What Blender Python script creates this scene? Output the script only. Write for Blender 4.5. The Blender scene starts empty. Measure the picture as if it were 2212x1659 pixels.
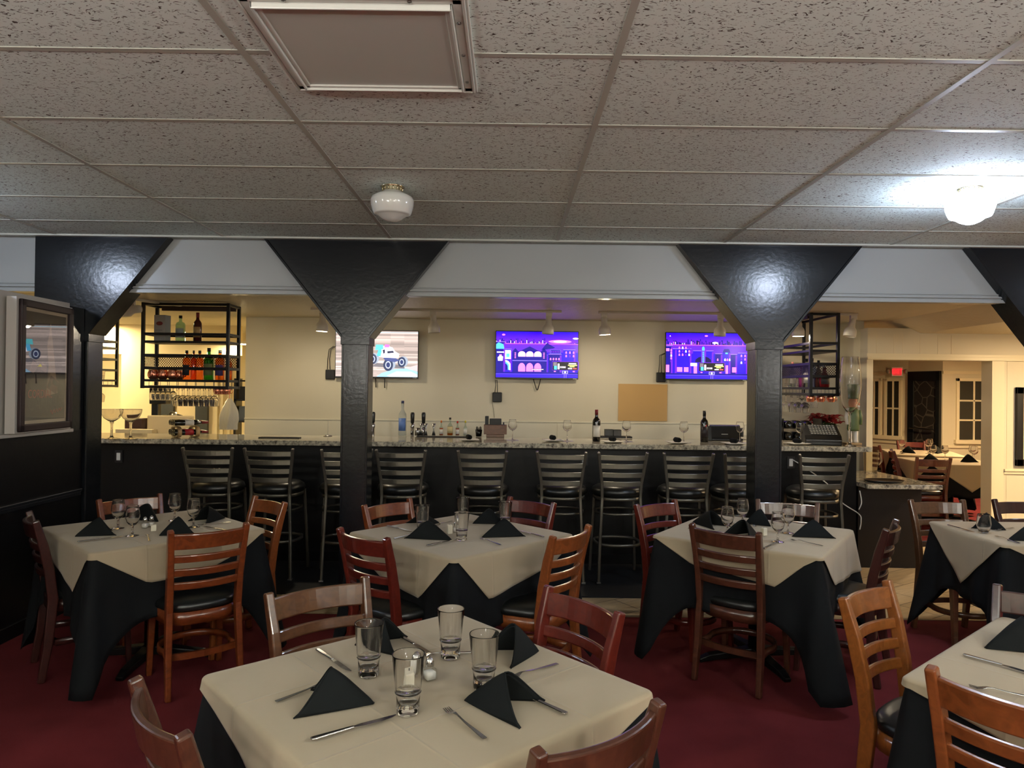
import bpy, math, random
from mathutils import Vector, Matrix
random.seed(7)
R = math.radians
C = bpy.context.scene.collection
scene = bpy.context.scene

# ---------------------------------------------------------------- camera
F = 1534.0
EYE = Vector((0, 0, 1.61))
YAW, PITCH, ROLL = 0.0039, 0.0068, 0.0118
_f = Vector((math.sin(YAW)*math.cos(PITCH), math.cos(YAW)*math.cos(PITCH), math.sin(PITCH))).normalized()
_r0 = _f.cross(Vector((0, 0, 1))).normalized()
_u0 = _r0.cross(_f).normalized()
RIGHT = _r0*math.cos(ROLL) + _u0*math.sin(ROLL)
UP = _u0*math.cos(ROLL) - _r0*math.sin(ROLL)
FWD = _f
cam = bpy.data.cameras.new('camera'); co = bpy.data.objects.new('camera', cam); C.objects.link(co)
cam.sensor_width = 36; cam.lens = F/2212*36; cam.clip_start = 0.05
M = Matrix((RIGHT, UP, -FWD)).transposed().to_4x4(); M.translation = EYE
co.matrix_world = M
scene.camera = co

def ray(px, py):
    return FWD + RIGHT*((px-1106)/F) - UP*((py-829.5)/F)
def PY(px, py, Y):            # survey: the point seen at a pixel, at depth Y
    d = ray(px, py); return EYE + d*(Y/d.y)
def PZ(px, py, z):            # the point seen at a pixel, at height z
    d = ray(px, py); return EYE + d*((z-EYE.z)/d.z)

# ---------------------------------------------------------------- world, exposure
w = bpy.data.worlds.new('world'); scene.world = w; w.use_nodes = True
w.node_tree.nodes['Background'].inputs[0].default_value = (0.5, 0.5, 0.55, 1)
w.node_tree.nodes['Background'].inputs[1].default_value = 0.012
vs = scene.view_settings
vs.view_transform = 'Standard'; vs.look = 'None'; vs.gamma = 1; vs.use_curve_mapping = False
vs.exposure = 0.2
scene.cycles.use_denoising = True
scene.cycles.max_bounces = 10; scene.cycles.transparent_max_bounces = 24
scene.cycles.caustics_reflective = False; scene.cycles.caustics_refractive = False
scene.cycles.sample_clamp_indirect = 4.0
GLOBE, REAR_FILL, PENDANT_FILL, TORCH_FILL = 85.0, 150.0, 100.0, 620.0        # emission of the lit globes, then of added fill lamps out of frame
KITCHEN, DINING, TRACK = 300.0, 1100.0, 33.0

# ---------------------------------------------------------------- materials
def lin(h):
    if isinstance(h, (tuple, list)): h = tuple(h); return tuple(((c/255) / 12.92 if c/255 <= .04045 else ((c/255+.055)/1.055)**2.4) for c in h[:3]) + (1,)
    h = h.lstrip('#'); return lin(tuple(int(h[i:i+2], 16) for i in (0, 2, 4)))
MATS = {}
def mat(name, col=(128,128,128), rough=.5, metal=0, spec=.5, coat=0, bump=None, var=None, trans=0, emit=None, ior=1.45, alpha=None, sheen=0):
    if name in MATS: return MATS[name]
    m = bpy.data.materials.new(name); m.use_nodes = True
    nt = m.node_tree; b = nt.nodes['Principled BSDF']; L = nt.links.new
    b.inputs['Base Color'].default_value = lin(col)
    b.inputs['Roughness'].default_value = rough; b.inputs['Metallic'].default_value = metal
    b.inputs['Specular IOR Level'].default_value = spec; b.inputs['IOR'].default_value = ior
    b.inputs['Coat Weight'].default_value = coat; b.inputs['Coat Roughness'].default_value = .12
    b.inputs['Transmission Weight'].default_value = trans
    if sheen: b.inputs['Sheen Weight'].default_value = sheen
    if emit:
        b.inputs['Emission Color'].default_value = lin(emit[0]); b.inputs['Emission Strength'].default_value = emit[1]
    tc = nt.nodes.new('ShaderNodeTexCoord')
    if var:                                  # (scale, second colour, (sx,sy,sz))
        n = nt.nodes.new('ShaderNodeTexNoise'); n.inputs['Scale'].default_value = var[0]; n.inputs['Detail'].default_value = 6
        mp = nt.nodes.new('ShaderNodeMapping'); mp.inputs['Scale'].default_value = var[2] if len(var) > 2 else (1,1,1)
        L(tc.outputs['Object'], mp.inputs[0]); L(mp.outputs[0], n.inputs['Vector'])
        mx = nt.nodes.new('ShaderNodeMix'); mx.data_type = 'RGBA'
        rp = nt.nodes.new('ShaderNodeValToRGB'); rp.color_ramp.elements[0].position = .35; rp.color_ramp.elements[1].position = .65
        L(n.outputs[0], rp.inputs[0]); L(rp.outputs[0], mx.inputs[0])
        mx.inputs[6].default_value = lin(col); mx.inputs[7].default_value = lin(var[1]); L(mx.outputs[2], b.inputs['Base Color'])
    if bump:                                 # (scale, strength, distance)
        n = nt.nodes.new('ShaderNodeTexNoise'); n.inputs['Scale'].default_value = bump[0]; n.inputs['Detail'].default_value = 5
        mp = nt.nodes.new('ShaderNodeMapping'); mp.inputs['Scale'].default_value = bump[3] if len(bump) > 3 else (1,1,1)
        L(tc.outputs['Object'], mp.inputs[0]); L(mp.outputs[0], n.inputs['Vector'])
        bp = nt.nodes.new('ShaderNodeBump'); bp.inputs['Strength'].default_value = bump[1]; bp.inputs['Distance'].default_value = bump[2]
        L(n.outputs[0], bp.inputs['Height']); L(bp.outputs[0], b.inputs['Normal'])
    MATS[name] = m; return m

def crease(m, period=.40, strength=.35):
    nt = m.node_tree; L = nt.links.new; B = nt.nodes['Principled BSDF']; tc = nt.nodes.new('ShaderNodeTexCoord'); old = B.inputs['Normal'].links[0].from_node
    prev = None
    for ax in ('X', 'Y'):
        wv = nt.nodes.new('ShaderNodeTexWave'); wv.bands_direction = ax; wv.inputs['Scale'].default_value = .314/period; wv.inputs['Distortion'].default_value = .35; wv.inputs['Detail Scale'].default_value = .8
        pw = nt.nodes.new('ShaderNodeMath'); pw.operation = 'POWER'; pw.inputs[1].default_value = 900; L(tc.outputs['Object'], wv.inputs[0]); L(wv.outputs[1], pw.inputs[0])
        if prev: mx = nt.nodes.new('ShaderNodeMath'); mx.operation = 'MAXIMUM'; L(prev.outputs[0], mx.inputs[0]); L(pw.outputs[0], mx.inputs[1]); prev = mx
        else: prev = pw
    bp = nt.nodes.new('ShaderNodeBump'); bp.inputs['Strength'].default_value = strength; bp.inputs['Distance'].default_value = .003
    L(prev.outputs[0], bp.inputs['Height']); L(old.outputs[0], bp.inputs['Normal']); L(bp.outputs[0], B.inputs['Normal'])

def thin_glass(name, tint=(250,252,250), gloss=1.0, rough=0.0, ior=1.5):
    if name in MATS: return MATS[name]
    m = bpy.data.materials.new(name); m.use_nodes = True; nt = m.node_tree; nt.nodes.clear(); L = nt.links.new
    o = nt.nodes.new('ShaderNodeOutputMaterial'); t = nt.nodes.new('ShaderNodeBsdfTransparent'); g = nt.nodes.new('ShaderNodeBsdfGlossy')
    lw = nt.nodes.new('ShaderNodeLayerWeight'); pw = nt.nodes.new('ShaderNodeMath'); pw.operation = 'POWER'; pw.inputs[1].default_value = 4.0
    lw.inputs[0].default_value = .5; L(lw.outputs['Facing'], pw.inputs[0])
    fr = nt.nodes.new('ShaderNodeMath'); fr.operation = 'MULTIPLY_ADD'; f0 = ((ior-1)/(ior+1))**2; fr.inputs[1].default_value = .8; fr.inputs[2].default_value = f0; fr.use_clamp = True
    L(pw.outputs[0], fr.inputs[0]); mx = nt.nodes.new('ShaderNodeMixShader')
    t.inputs[0].default_value = lin(tint); g.inputs['Roughness'].default_value = rough; g.inputs[0].default_value = (gloss, gloss, gloss, 1)
    L(fr.outputs[0], mx.inputs[0]); L(t.outputs[0], mx.inputs[1]); L(g.outputs[0], mx.inputs[2]); L(mx.outputs[0], o.inputs[0])
    MATS[name] = m; return m

def wood(name, a, b, rough=.28):
    if name in MATS: return MATS[name]
    m = bpy.data.materials.new(name); m.use_nodes = True; nt = m.node_tree; B = nt.nodes['Principled BSDF']; L = nt.links.new
    tc = nt.nodes.new('ShaderNodeTexCoord'); mp = nt.nodes.new('ShaderNodeMapping'); mp.inputs['Scale'].default_value = (3, 9, 5)
    n = nt.nodes.new('ShaderNodeTexNoise'); n.inputs['Scale'].default_value = 6; n.inputs['Detail'].default_value = 8; n.inputs['Distortion'].default_value = 1.2
    rp = nt.nodes.new('ShaderNodeValToRGB'); rp.color_ramp.elements[0].position = .3; rp.color_ramp.elements[1].position = .7
    rp.color_ramp.elements[0].color = lin(a); rp.color_ramp.elements[1].color = lin(b)
    L(tc.outputs['Object'], mp.inputs[0]); L(mp.outputs[0], n.inputs['Vector']); L(n.outputs[0], rp.inputs[0]); L(rp.outputs[0], B.inputs['Base Color'])
    B.inputs['Roughness'].default_value = rough; B.inputs['Coat Weight'].default_value = .5; B.inputs['Coat Roughness'].default_value = .12
    MATS[name] = m; return m

W_CHERRY = wood('cherry_wood', (84,38,18), (116,56,26))
W_RED = wood('red_mahogany', (70,20,15), (92,32,22))
W_OAK = wood('honey_oak', (108,60,24), (134,78,34))
W_OAKD = wood('amber_oak', (100,52,24), (128,70,34))
W_WALNUT = wood('walnut_wood', (56,30,20), (78,44,30))
W_BROWN = wood('brown_wood', (66,40,23), (90,58,36))
W_DARK = wood('espresso_wood', (38,16,14), (56,26,22))
VINYL = mat('black_vinyl', (16,18,18), .33, spec=.5, bump=(60,.15,.002))
GUN = mat('gunmetal', (108,104,94), .34, metal=.75, bump=(30,.05,.001))
SILVER = mat('polished_steel', (205,205,205), .16, metal=1)
STEEL = mat('brushed_steel', (150,150,148), .32, metal=1)
COPPER = mat('hammered_copper', (236,156,122), .24, metal=.92, bump=(120,.5,.002))
TAN = mat('tan_tablecloth', (160,146,122), .85, spec=.2, bump=(5,.25,.012), sheen=.2)
crease(TAN)
BLACKCLOTH = mat('black_tablecloth', (9,11,14), .85, spec=.2, bump=(7,.25,.01))
NAPKIN = mat('black_napkin_cloth', (11,14,15), .85, spec=.2, bump=(400,.3,.001))
CREAM = mat('cream_wall_paint', (210,202,178), .45, bump=(40,.12,.003))
CREAMTRIM = mat('cream_trim_paint', (222,212,182), .35)
SOFFIT = mat('white_gloss_paint', (152,156,156), .3, bump=(16,.2,.004))
NAVY = mat('slate_black_paint', (19,22,26), .2, spec=.42, bump=(34,.22,.004))
BLACKPANEL = mat('black_panel_paint', (7,8,10), .4, spec=.3, bump=(18,.2,.004))
GREYPANEL = mat('grey_panel_paint', (176,172,166), .5)
BLACK = mat('matte_black', (14,14,15), .45)
BLACKIRON = mat('black_iron', (16,16,17), .38, metal=.3)
WHITEPL = mat('white_plastic', (226,224,216), .4)
WHITEMETAL = mat('white_enamel', (212,206,192), .35)
PORCELAIN = mat('white_porcelain', (230,228,220), .2)
THIN = thin_glass('thin_clear_glass', (253,254,253), .8)
GLASS = mat('clear_glass', (255,255,255), .0, trans=1, ior=1.4)
GLASSB = mat('thick_glass', (255,255,255), .0, trans=1, ior=1.45)
TEXTCEIL = mat('textured_ceiling_paint', (206,196,172), .5, bump=(26,.5,.01,(1,.45,1)))

# ---------------------------------------------------------------- mesh builder
class MB:
    def __init__(s): s.v = []; s.f = []; s.sm = []; s.mi = []; s.col = []
    def add(s, v, f, smooth=False, mi=0, M=None, col=None):
        n = len(s.v)
        s.v += [tuple(M @ Vector(p)) if M else tuple(p) for p in v]
        for q in f:
            s.f.append(tuple(i+n for i in q)); s.sm.append(smooth); s.mi.append(mi); s.col.append(col)
        return s
    def box(s, x0, x1, y0, y1, z0, z1, mi=0, M=None):
        v = [(x,y,z) for z in (z0,z1) for y in (y0,y1) for x in (x0,x1)]
        return s.add(v, [(0,2,3,1),(4,5,7,6),(0,1,5,4),(2,6,7,3),(0,4,6,2),(1,3,7,5)], False, mi, M)
    def cbox(s, c, sz, M=None, mi=0):
        return s.box(c[0]-sz[0]/2, c[0]+sz[0]/2, c[1]-sz[1]/2, c[1]+sz[1]/2, c[2]-sz[2]/2, c[2]+sz[2]/2, mi, M)
    def sweep(s, path, w, d, side=None, mi=0, smooth=False, closed=False):
        """rectangle w (along side) x d swept on a path; w,d floats or lists"""
        P = [Vector(p) for p in path]; n = len(P); v = []; f = []
        for i, p in enumerate(P):
            if closed: t = (P[(i+1) % n]-P[i-1])
            else: t = (P[min(i+1, n-1)]-P[max(i-1, 0)])
            t.normalize()
            sd = Vector(side(i) if callable(side) else side) if side else Vector((0,0,1))
            a = (sd - t*sd.dot(t)).normalized(); b = t.cross(a)
            ww = w[i] if isinstance(w, list) else w; dd = d[i] if isinstance(d, list) else d
            for sa, sb in ((-1,-1),(1,-1),(1,1),(-1,1)): v.append(p + a*sa*ww/2 + b*sb*dd/2)
        for i in range(n if closed else n-1):
            j = (i+1) % n
            for k in range(4): f.append((i*4+k, i*4+(k+1) % 4, j*4+(k+1) % 4, j*4+k))
        if not closed: f += [(3,2,1,0), tuple((n-1)*4+k for k in range(4))]
        return s.add(v, f, smooth, mi)
    def tube(s, path, r, n=8, mi=0, closed=False):
        P = [Vector(p) for p in path]; m = len(P); v = []; f = []; prev = None
        for i, p in enumerate(P):
            t = (P[(i+1) % m]-P[i-1]) if closed else (P[min(i+1, m-1)]-P[max(i-1, 0)])
            t.normalize()
            if prev is None: a = t.orthogonal().normalized()
            else:
                a = prev - t*prev.dot(t)
                a = a.normalized() if a.length > 1e-6 else t.orthogonal().normalized()
            prev = a; b = t.cross(a); rr = r[i] if isinstance(r, list) else r
            for k in range(n):
                an = 2*math.pi*k/n; v.append(p + (a*math.cos(an)+b*math.sin(an))*rr)
        for i in range(m if closed else m-1):
            j = (i+1) % m
            for k in range(n): f.append((i*n+k, i*n+(k+1) % n, j*n+(k+1) % n, j*n+k))
        if not closed: f += [tuple(range(n-1, -1, -1)), tuple((m-1)*n+k for k in range(n))]
        return s.add(v, f, True, mi)
    def lathe(s, prof, n=20, mi=0, M=None, sx=1, sy=1, o=(0,0,0)):
        v = []; f = []
        for (r, z) in prof:
            for k in range(n):
                an = 2*math.pi*(k+.5)/n; v.append((o[0]+r*math.cos(an)*sx, o[1]+r*math.sin(an)*sy, o[2]+z))
        for i in range(len(prof)-1):
            for k in range(n): f.append((i*n+k, i*n+(k+1) % n, (i+1)*n+(k+1) % n, (i+1)*n+k))
        if prof[0][0] > 1e-5: f.append(tuple(range(n-1, -1, -1)))
        if prof[-1][0] > 1e-5 and not getattr(s, 'open', False): f.append(tuple((len(prof)-1)*n+k for k in range(n)))
        return s.add(v, f, True, mi, M)
    def prism(s, poly, y0, y1, plane='xz', mi=0, M=None):
        def mk(p, d): return (p[0], d, p[1]) if plane == 'xz' else ((p[0], p[1], d) if plane == 'xy' else (d, p[0], p[1]))
        n = len(poly); v = [mk(p, y0) for p in poly] + [mk(p, y1) for p in poly]
        f = [tuple(range(n)), tuple(range(2*n-1, n-1, -1))] + [(i, i+n, (i+1) % n+n, (i+1) % n) for i in range(n)]
        return s.add(v, f, False, mi, M)
    def grid(s, fn, nu, nv, mi=0, smooth=True, wrap=False):
        v = [fn(i/nu, j/nv) for j in range(nv+1) for i in range(nu + (0 if wrap else 1))]
        W = nu if wrap else nu+1; f = []
        for j in range(nv):
            for i in range(nu):
                a = j*W+i; b = j*W+(i+1) % W
                f.append((a, b, b+W, a+W))
        return s.add(v, f, smooth, mi)
    def flat(s, poly, col, y=0):      # coloured polygon on a screen
        return s.add([(p[0], y, p[1]) for p in poly], [tuple(range(len(poly)))], False, 0, None, col)
    def build(s, name, m, parent=None, loc=(0,0,0), rotz=0, bevel=0, solid=0, seg=2):
        me = bpy.data.meshes.new(name); me.from_pydata([tuple(p) for p in s.v], [], s.f)
        ms = m if isinstance(m, (list, tuple)) else [m]
        for q in ms: me.materials.append(q)
        me.polygons.foreach_set('use_smooth', s.sm); me.polygons.foreach_set('material_index', s.mi)
        if any(c is not None for c in s.col):
            at = me.color_attributes.new('Col', 'FLOAT_COLOR', 'CORNER')
            for p in me.polygons:
                c = s.col[p.index] or (0,0,0,1)
                for li in p.loop_indices: at.data[li].color = c
        me.validate(); me.update()
        o = bpy.data.objects.new(name, me); C.objects.link(o)
        o.location = loc; o.rotation_euler = (0,0,rotz)
        if parent: o.parent = parent
        if solid:
            q = o.modifiers.new('solid', 'SOLIDIFY'); q.thickness = solid; q.offset = 0
        if bevel:
            q = o.modifiers.new('bevel', 'BEVEL'); q.width = bevel; q.segments = seg; q.limit_method = 'ANGLE'; q.angle_limit = R(40)
        return o

def tag(o, label, cat, group=None, kind=None):
    if label: o['label'] = label
    if cat: o['category'] = cat
    if group: o['group'] = group
    if kind: o['kind'] = kind
    return o
def empty(name, loc=(0,0,0), rz=0, label=None, cat=None, group=None):
    o = bpy.data.objects.new(name, None); C.objects.link(o); o.empty_display_size = .1
    o.location = loc; o.rotation_euler = (0,0,rz); tag(o, label, cat, group); return o
def struct(name, mb, m, **k):
    o = mb.build(name, m, **k); o['kind'] = 'structure'; return o
def dup(root, loc, rz, label, group=None, mat_swap=None):
    def cp(o, parent):
        c = o.copy(); C.objects.link(c)
        if parent: c.parent = parent
        if mat_swap and c.type == 'MESH' and c.data.materials and c.data.materials[0].name in mat_swap:
            c.material_slots[0].link = 'OBJECT'; c.material_slots[0].material = mat_swap[c.data.materials[0].name]
        for ch in kids.get(o.name, ()): cp(ch, c)
        return c
    kids = {}
    for o in list(root.children_recursive): kids.setdefault(o.parent.name, []).append(o)
    c = cp(root, None); c.location = loc; c.rotation_euler = (0,0,rz); c['label'] = label
    if group: c['group'] = group
    return c
def lettering(body, size, depth, m, name, parent, loc, rot, center=False, shear=0, sx=1):
    cu = bpy.data.curves.new(name, 'FONT'); cu.body = body; cu.size = size; cu.extrude = depth; cu.shear = shear; cu.resolution_u = 3
    if center: cu.align_x = 'CENTER'; cu.align_y = 'CENTER'
    t = bpy.data.objects.new(name, cu); C.objects.link(t)
    bpy.context.view_layer.update()
    me = bpy.data.meshes.new_from_object(t); bpy.data.objects.remove(t); me.materials.clear(); me.materials.append(m)
    o = bpy.data.objects.new(name, me); C.objects.link(o); o.parent = parent; o.location = loc; o.rotation_euler = rot; o.scale = (sx, 1, 1); return o
class Proto:                      # the first placement moves the source itself, later ones copy it
    def __init__(s, o): s.o = o; s.used = False
    def put(s, loc, rz, label, group=None, swap=None):
        if not s.used:
            s.used = True; o = s.o; o.location = loc; o.rotation_euler = (0,0,rz); o['label'] = label
            if group: o['group'] = group
            if swap:
                for c in o.children_recursive:
                    if c.type == 'MESH' and c.data.materials[0].name in swap:
                        nm = c.data.materials[0].name
                        c.material_slots[0].link = 'OBJECT'; c.material_slots[0].material = swap[nm]
            return o
        return dup(s.o, loc, rz, label, group, swap)
# ================================================================ the setting
ZC, YP, ZB = 2.70, 5.22, 1.12        # dining ceiling, line of posts, bar top
ZBC = 2.385                          # bar ceiling
def carpet_mat():
    m = mat('red_carpet', (86,30,33), .95, spec=.1, bump=(380,.5,.004), var=(3, (98,36,39))); return m
def tile_floor_mat():
    m = bpy.data.materials.new('wood_look_tile'); m.use_nodes = True; nt = m.node_tree; B = nt.nodes['Principled BSDF']; L = nt.links.new
    tc = nt.nodes.new('ShaderNodeTexCoord'); mp = nt.nodes.new('ShaderNodeMapping'); mp.inputs['Rotation'].default_value = (0,0,R(-32))
    br = nt.nodes.new('ShaderNodeTexBrick'); br.inputs['Scale'].default_value = 1; br.inputs['Brick Width'].default_value = .6; br.inputs['Row Height'].default_value = .3
    br.inputs['Mortar Size'].default_value = .004; br.inputs['Color1'].default_value = lin((196,176,142)); br.inputs['Color2'].default_value = lin((176,156,122)); br.inputs['Mortar'].default_value = lin((60,52,42))
    n = nt.nodes.new('ShaderNodeTexNoise'); n.inputs['Scale'].default_value = 5; mp2 = nt.nodes.new('ShaderNodeMapping'); mp2.inputs['Scale'].default_value = (1,6,1)
    mx = nt.nodes.new('ShaderNodeMix'); mx.data_type = 'RGBA'; mx.blend_type = 'MULTIPLY'; mx.inputs[0].default_value = .5
    L(tc.outputs['Object'], mp.inputs[0]); L(mp.outputs[0], br.inputs['Vector']); L(mp.outputs[0], mp2.inputs[0]); L(mp2.outputs[0], n.inputs['Vector'])
    L(br.outputs[0], mx.inputs[6]); L(n.outputs[0], mx.inputs[7]); L(mx.outputs[2], B.inputs['Base Color']); B.inputs['Roughness'].default_value = .4
    return m
struct('floor', MB().box(-7, 9, -3.2, 5.06, -.1, 0), carpet_mat())
struct('floor_tile', MB().box(-7, 9, 5.06, 7.5, -.1, -.002), tile_floor_mat())
struct('floor_service', MB().box(-7, 3.83, 7.5, 13, -.1, -.002), mat('grey_kitchen_tile', (120,112,100), .5))
struct('floor_back_room', MB().box(3.83, 9.5, 7.5, 14.5, -.1, -.0), MATS['red_carpet'])
struct('trim_1', MB().box(-7, 9, 5.045, 5.075, -.01, .004), mat('floor_strip_metal', (150,135,110), .4, metal=.6))

def ceil_mat():
    m = bpy.data.materials.new('fissured_ceiling_tile'); m.use_nodes = True; nt = m.node_tree; B = nt.nodes['Principled BSDF']; L = nt.links.new
    tc = nt.nodes.new('ShaderNodeTexCoord')
    def fiss(scale, rot, sx, lo, hi):
        mp = nt.nodes.new('ShaderNodeMapping'); mp.inputs['Rotation'].default_value = (0,0,R(rot)); mp.inputs['Scale'].default_value = (1, sx, 1)
        n0 = nt.nodes.new('ShaderNodeTexNoise'); n0.inputs['Scale'].default_value = 22
        ad = nt.nodes.new('ShaderNodeMix'); ad.data_type = 'RGBA'; ad.blend_type = 'ADD'; ad.inputs[0].default_value = .05
        n = nt.nodes.new('ShaderNodeTexNoise'); n.inputs['Scale'].default_value = scale; n.inputs['Detail'].default_value = 2
        L(tc.outputs['Object'], n0.inputs['Vector']); L(tc.outputs['Object'], ad.inputs[6]); L(n0.outputs[1], ad.inputs[7])
        L(ad.outputs[2], mp.inputs[0]); L(mp.outputs[0], n.inputs['Vector'])
        rp = nt.nodes.new('ShaderNodeValToRGB'); rp.color_ramp.elements[0].position = lo; rp.color_ramp.elements[1].position = hi
        L(n.outputs[0], rp.inputs[0]); return rp
    a = fiss(60, 18, 3.0, .338, .372); b = fiss(56, -62, 2.6, .325, .36)
    mn = nt.nodes.new('ShaderNodeMath'); mn.operation = 'MINIMUM'; L(a.outputs[0], mn.inputs[0]); L(b.outputs[0], mn.inputs[1])
    mx = nt.nodes.new('ShaderNodeMix'); mx.data_type = 'RGBA'; mx.inputs[6].default_value = lin((72,62,54)); mx.inputs[7].default_value = lin((226,240,236))
    L(mn.outputs[0], mx.inputs[0]); L(mx.outputs[2], B.inputs['Base Color'])
    bp = nt.nodes.new('ShaderNodeBump'); bp.inputs['Strength'].default_value = .5; bp.inputs['Distance'].default_value = .004
    L(mn.outputs[0], bp.inputs['Height']); L(bp.outputs[0], B.inputs['Normal']); B.inputs['Roughness'].default_value = .85
    return m
struct('ceiling', MB().box(-7, 9, -3.2, YP+.1, ZC, ZC+.05), ceil_mat())
g = MB()
k = -6
for i in range(-6, 8):
    x = .34+1.22*i; g.box(x-.012, x+.012, -3.2, YP-.02, ZC-.004, ZC+.002)
for i in range(-8, 6):
    y = 2.31+.61*i
    if y < YP-.03: g.box(-7, 9, y-.012, y+.012, ZC-.003, ZC+.002)
g.box(-7, 9, YP-.045, YP-.0, ZC-.012, ZC+.002)
struct('trim_2', g, mat('ceiling_grid_enamel', (178,180,172), .4))

# enclosing walls (outside the frame)
struct('wall_rear', MB().box(-7, 9, -3.3, -3.2, 0, ZC), CREAM)
struct('wall_far_right', MB().box(9, 9.1, -3.3, 14.5, 0, ZC), CREAM)
struct('wall_far_left', MB().box(-7.1, -7, -3.3, 13, 0, ZC), CREAM)

# soffit between dining room and bar
SY0, SY1, SZ = YP+.07, YP+.17, 2.295
s = MB().box(-7, 9, SY0, SY1, SZ, ZC+.05)
struct('wall_soffit', s, SOFFIT)
t = MB(); t.box(-7, 9, SY0-.012, SY0+.001, SZ-.004, SZ+.022); t.box(-7, 9, SY0-.02, SY0+.001, SZ+.03, SZ+.044); t.box(-7, 9, SY0-.01, SY0+.001, SZ+.055, SZ+.064)
struct('trim_3', t, SOFFIT, bevel=.003)
struct('ceiling_bar', MB().box(-7, 4.05, SY1-.02, 13, ZBC, ZBC+.05), TEXTCEIL)
struct('ceiling_right', MB().prism([(4.05, ZBC), (4.35, 2.25), (9, 2.25), (9, 2.45), (4.05, 2.45)], SY1-.02, 14.5), TEXTCEIL)

# posts with flared capitals
def capital(name, cx, label, left_square=False, yo=0):
    e = empty(name, (cx, YP, 0), 0, label, 'post', 'dark painted posts with flared capitals')
    ztop, zcap, hw, pw = ZC-.004, 1.99, .665, .098
    p = MB(); p.box(-pw, pw, 0, .19, 0, 1.96)
    p.box(-pw, -pw+.014, -.006, 0, 0, 1.92); p.box(pw-.014, pw, -.006, 0, 0, 1.92)
    p.box(-pw-.008, pw+.008, -.008, .198, 1.92, 2.0)
    p.build('post_shaft', NAVY, e, bevel=.003)
    c = MB()
    L0 = -hw if not left_square else -.30
    poly = [(-pw, zcap), (pw, zcap), (hw, ztop), (L0, ztop)] if not left_square else [(L0, 1.7), (-pw, 1.7), (-pw, zcap), (pw, zcap), (hw, ztop), (L0, ztop)]
    c.prism(poly, -.004, .2)
    cp = c.build('capital', NAVY, e, bevel=.003)
    sx = (hw-pw); sz = (ztop-zcap); ln = math.hypot(sx, sz)
    for sg in ((1, -1) if not left_square else (1,)):
        q = MB(); q.sweep([(sg*(pw+.002), .1, zcap-.01), (sg*(hw+.008), .1, ztop)], .225, .016, side=(0,1,0))
        q.build('edge_board', NAVY, e, bevel=.002)
    return e
CX2 = PY(765, 900, YP).x; CX3 = PY(1660, 900, YP).x; CX4 = PY(2287, 900, YP).x
capital('support_post', CX2, 'dark slate post with flared capital, second from left, between the first and second televisions')
capital('support_post', CX3, 'dark slate post with flared capital in front of the right-hand television')
capital('support_post', CX4, 'dark slate post with flared capital cut off by the right edge of the photo')
capital('support_post', -3.19, 'dark slate post with lopsided capital behind the framed poster partition', True)

# left partition: grey top panel with black wainscot
XP = -3.12
pt = MB(); pt.box(XP-.12, XP, 1.6, 5.04, 1.29, 2.18)
struct('wall_left', pt, GREYPANEL)
pt = MB(); pt.box(XP-.125, XP+.004, 1.6, 5.2, 0, 1.275)
struct('wall_left_wainscot', pt, BLACKPANEL)
struct('wall_left_end', MB().box(XP-.12, XP+.002, 5.04, 5.21, 1.275, 2.16), NAVY)
struct('trim_4', MB().box(XP-.13, XP+.03, 1.6, 5.06, 1.268, 1.292), mat('grey_ledge_paint', (186,182,176), .4), bevel=.004)
t = MB(); t.box(XP-.01, XP+.022, 1.6, 5.19, .83, .85); t.box(XP-.01, XP+.014, 1.6, 5.19, .80, .83)
struct('trim_5', t, mat('black_gloss_rail', (24,26,30), .25), bevel=.004)
struct('baseboard_left', MB().box(XP-.01, XP+.016, 1.6, 5.19, 0, .09), BLACKPANEL, bevel=.003)

# back wall of the bar
YW = 8.0
struct('wall_back', MB().box(-2.97, 3.72, YW, YW+.12, 0, ZBC+.02), CREAM)
t = MB(); t.box(-2.97, 3.72, YW-.018, YW+.001, 1.235, 1.25); t.box(-2.97, 3.72, YW-.008, YW+.001, .9, 1.235)
x = PY(1204, 930, YW).x; t.box(x-.004, x+.004, YW-.014, YW, .9, 1.235)
struct('trim_6', t, mat('pale_panel_paint', (216,210,188), .35), bevel=.002)

# right side opening wall
YR = 7.5
hx0 = PY(1873, 900, YR).x; ox0 = PY(1884, 900, YR).x; ox1 = PY(2141, 900, YR).x; oz = 1.965
wb = MB(); wb.box(hx0, 9, YR, YR+.16, oz, 2.3); wb.box(hx0, ox0, YR, YR+.16, 0, oz); wb.box(ox1, 9, YR, YR+.16, 0, oz)
struct('wall_right', wb, CREAM)
t = MB(); t.box(hx0-.01, 9, YR-.022, YR+.001, oz, oz+.035); t.box(hx0-.01, 9, YR-.012, YR+.001, oz+.035, oz+.065)
t.box(hx0-.012, ox0, YR-.012, YR, 0, oz); t.box(ox1, ox1+.13, YR-.012, YR, 0, oz)
for px in (1893, 1931, 1950, 1988, 2026, 2055): 
    xx = PY(px, 740, YR).x; t.box(xx-.002, xx+.002, YR-.003, YR, oz+.07, 2.24)
for px in (2176,):
    xx = PY(px, 740, YR).x; t.box(xx-.002, xx+.002, YR-.003, YR, 0, oz)
struct('trim_7', t, CREAMTRIM, bevel=.002)
t = MB(); t.box(ox1+.13, 9, YR-.03, YR, .80, .825); t.box(ox1+.13, 9, YR-.016, YR, .77, .80)
struct('trim_8', t, CREAMTRIM, bevel=.004)
struct('wall_divider', MB().box(3.72, 3.83, YR+.16, 13, 0, 2.4), CREAM)

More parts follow.
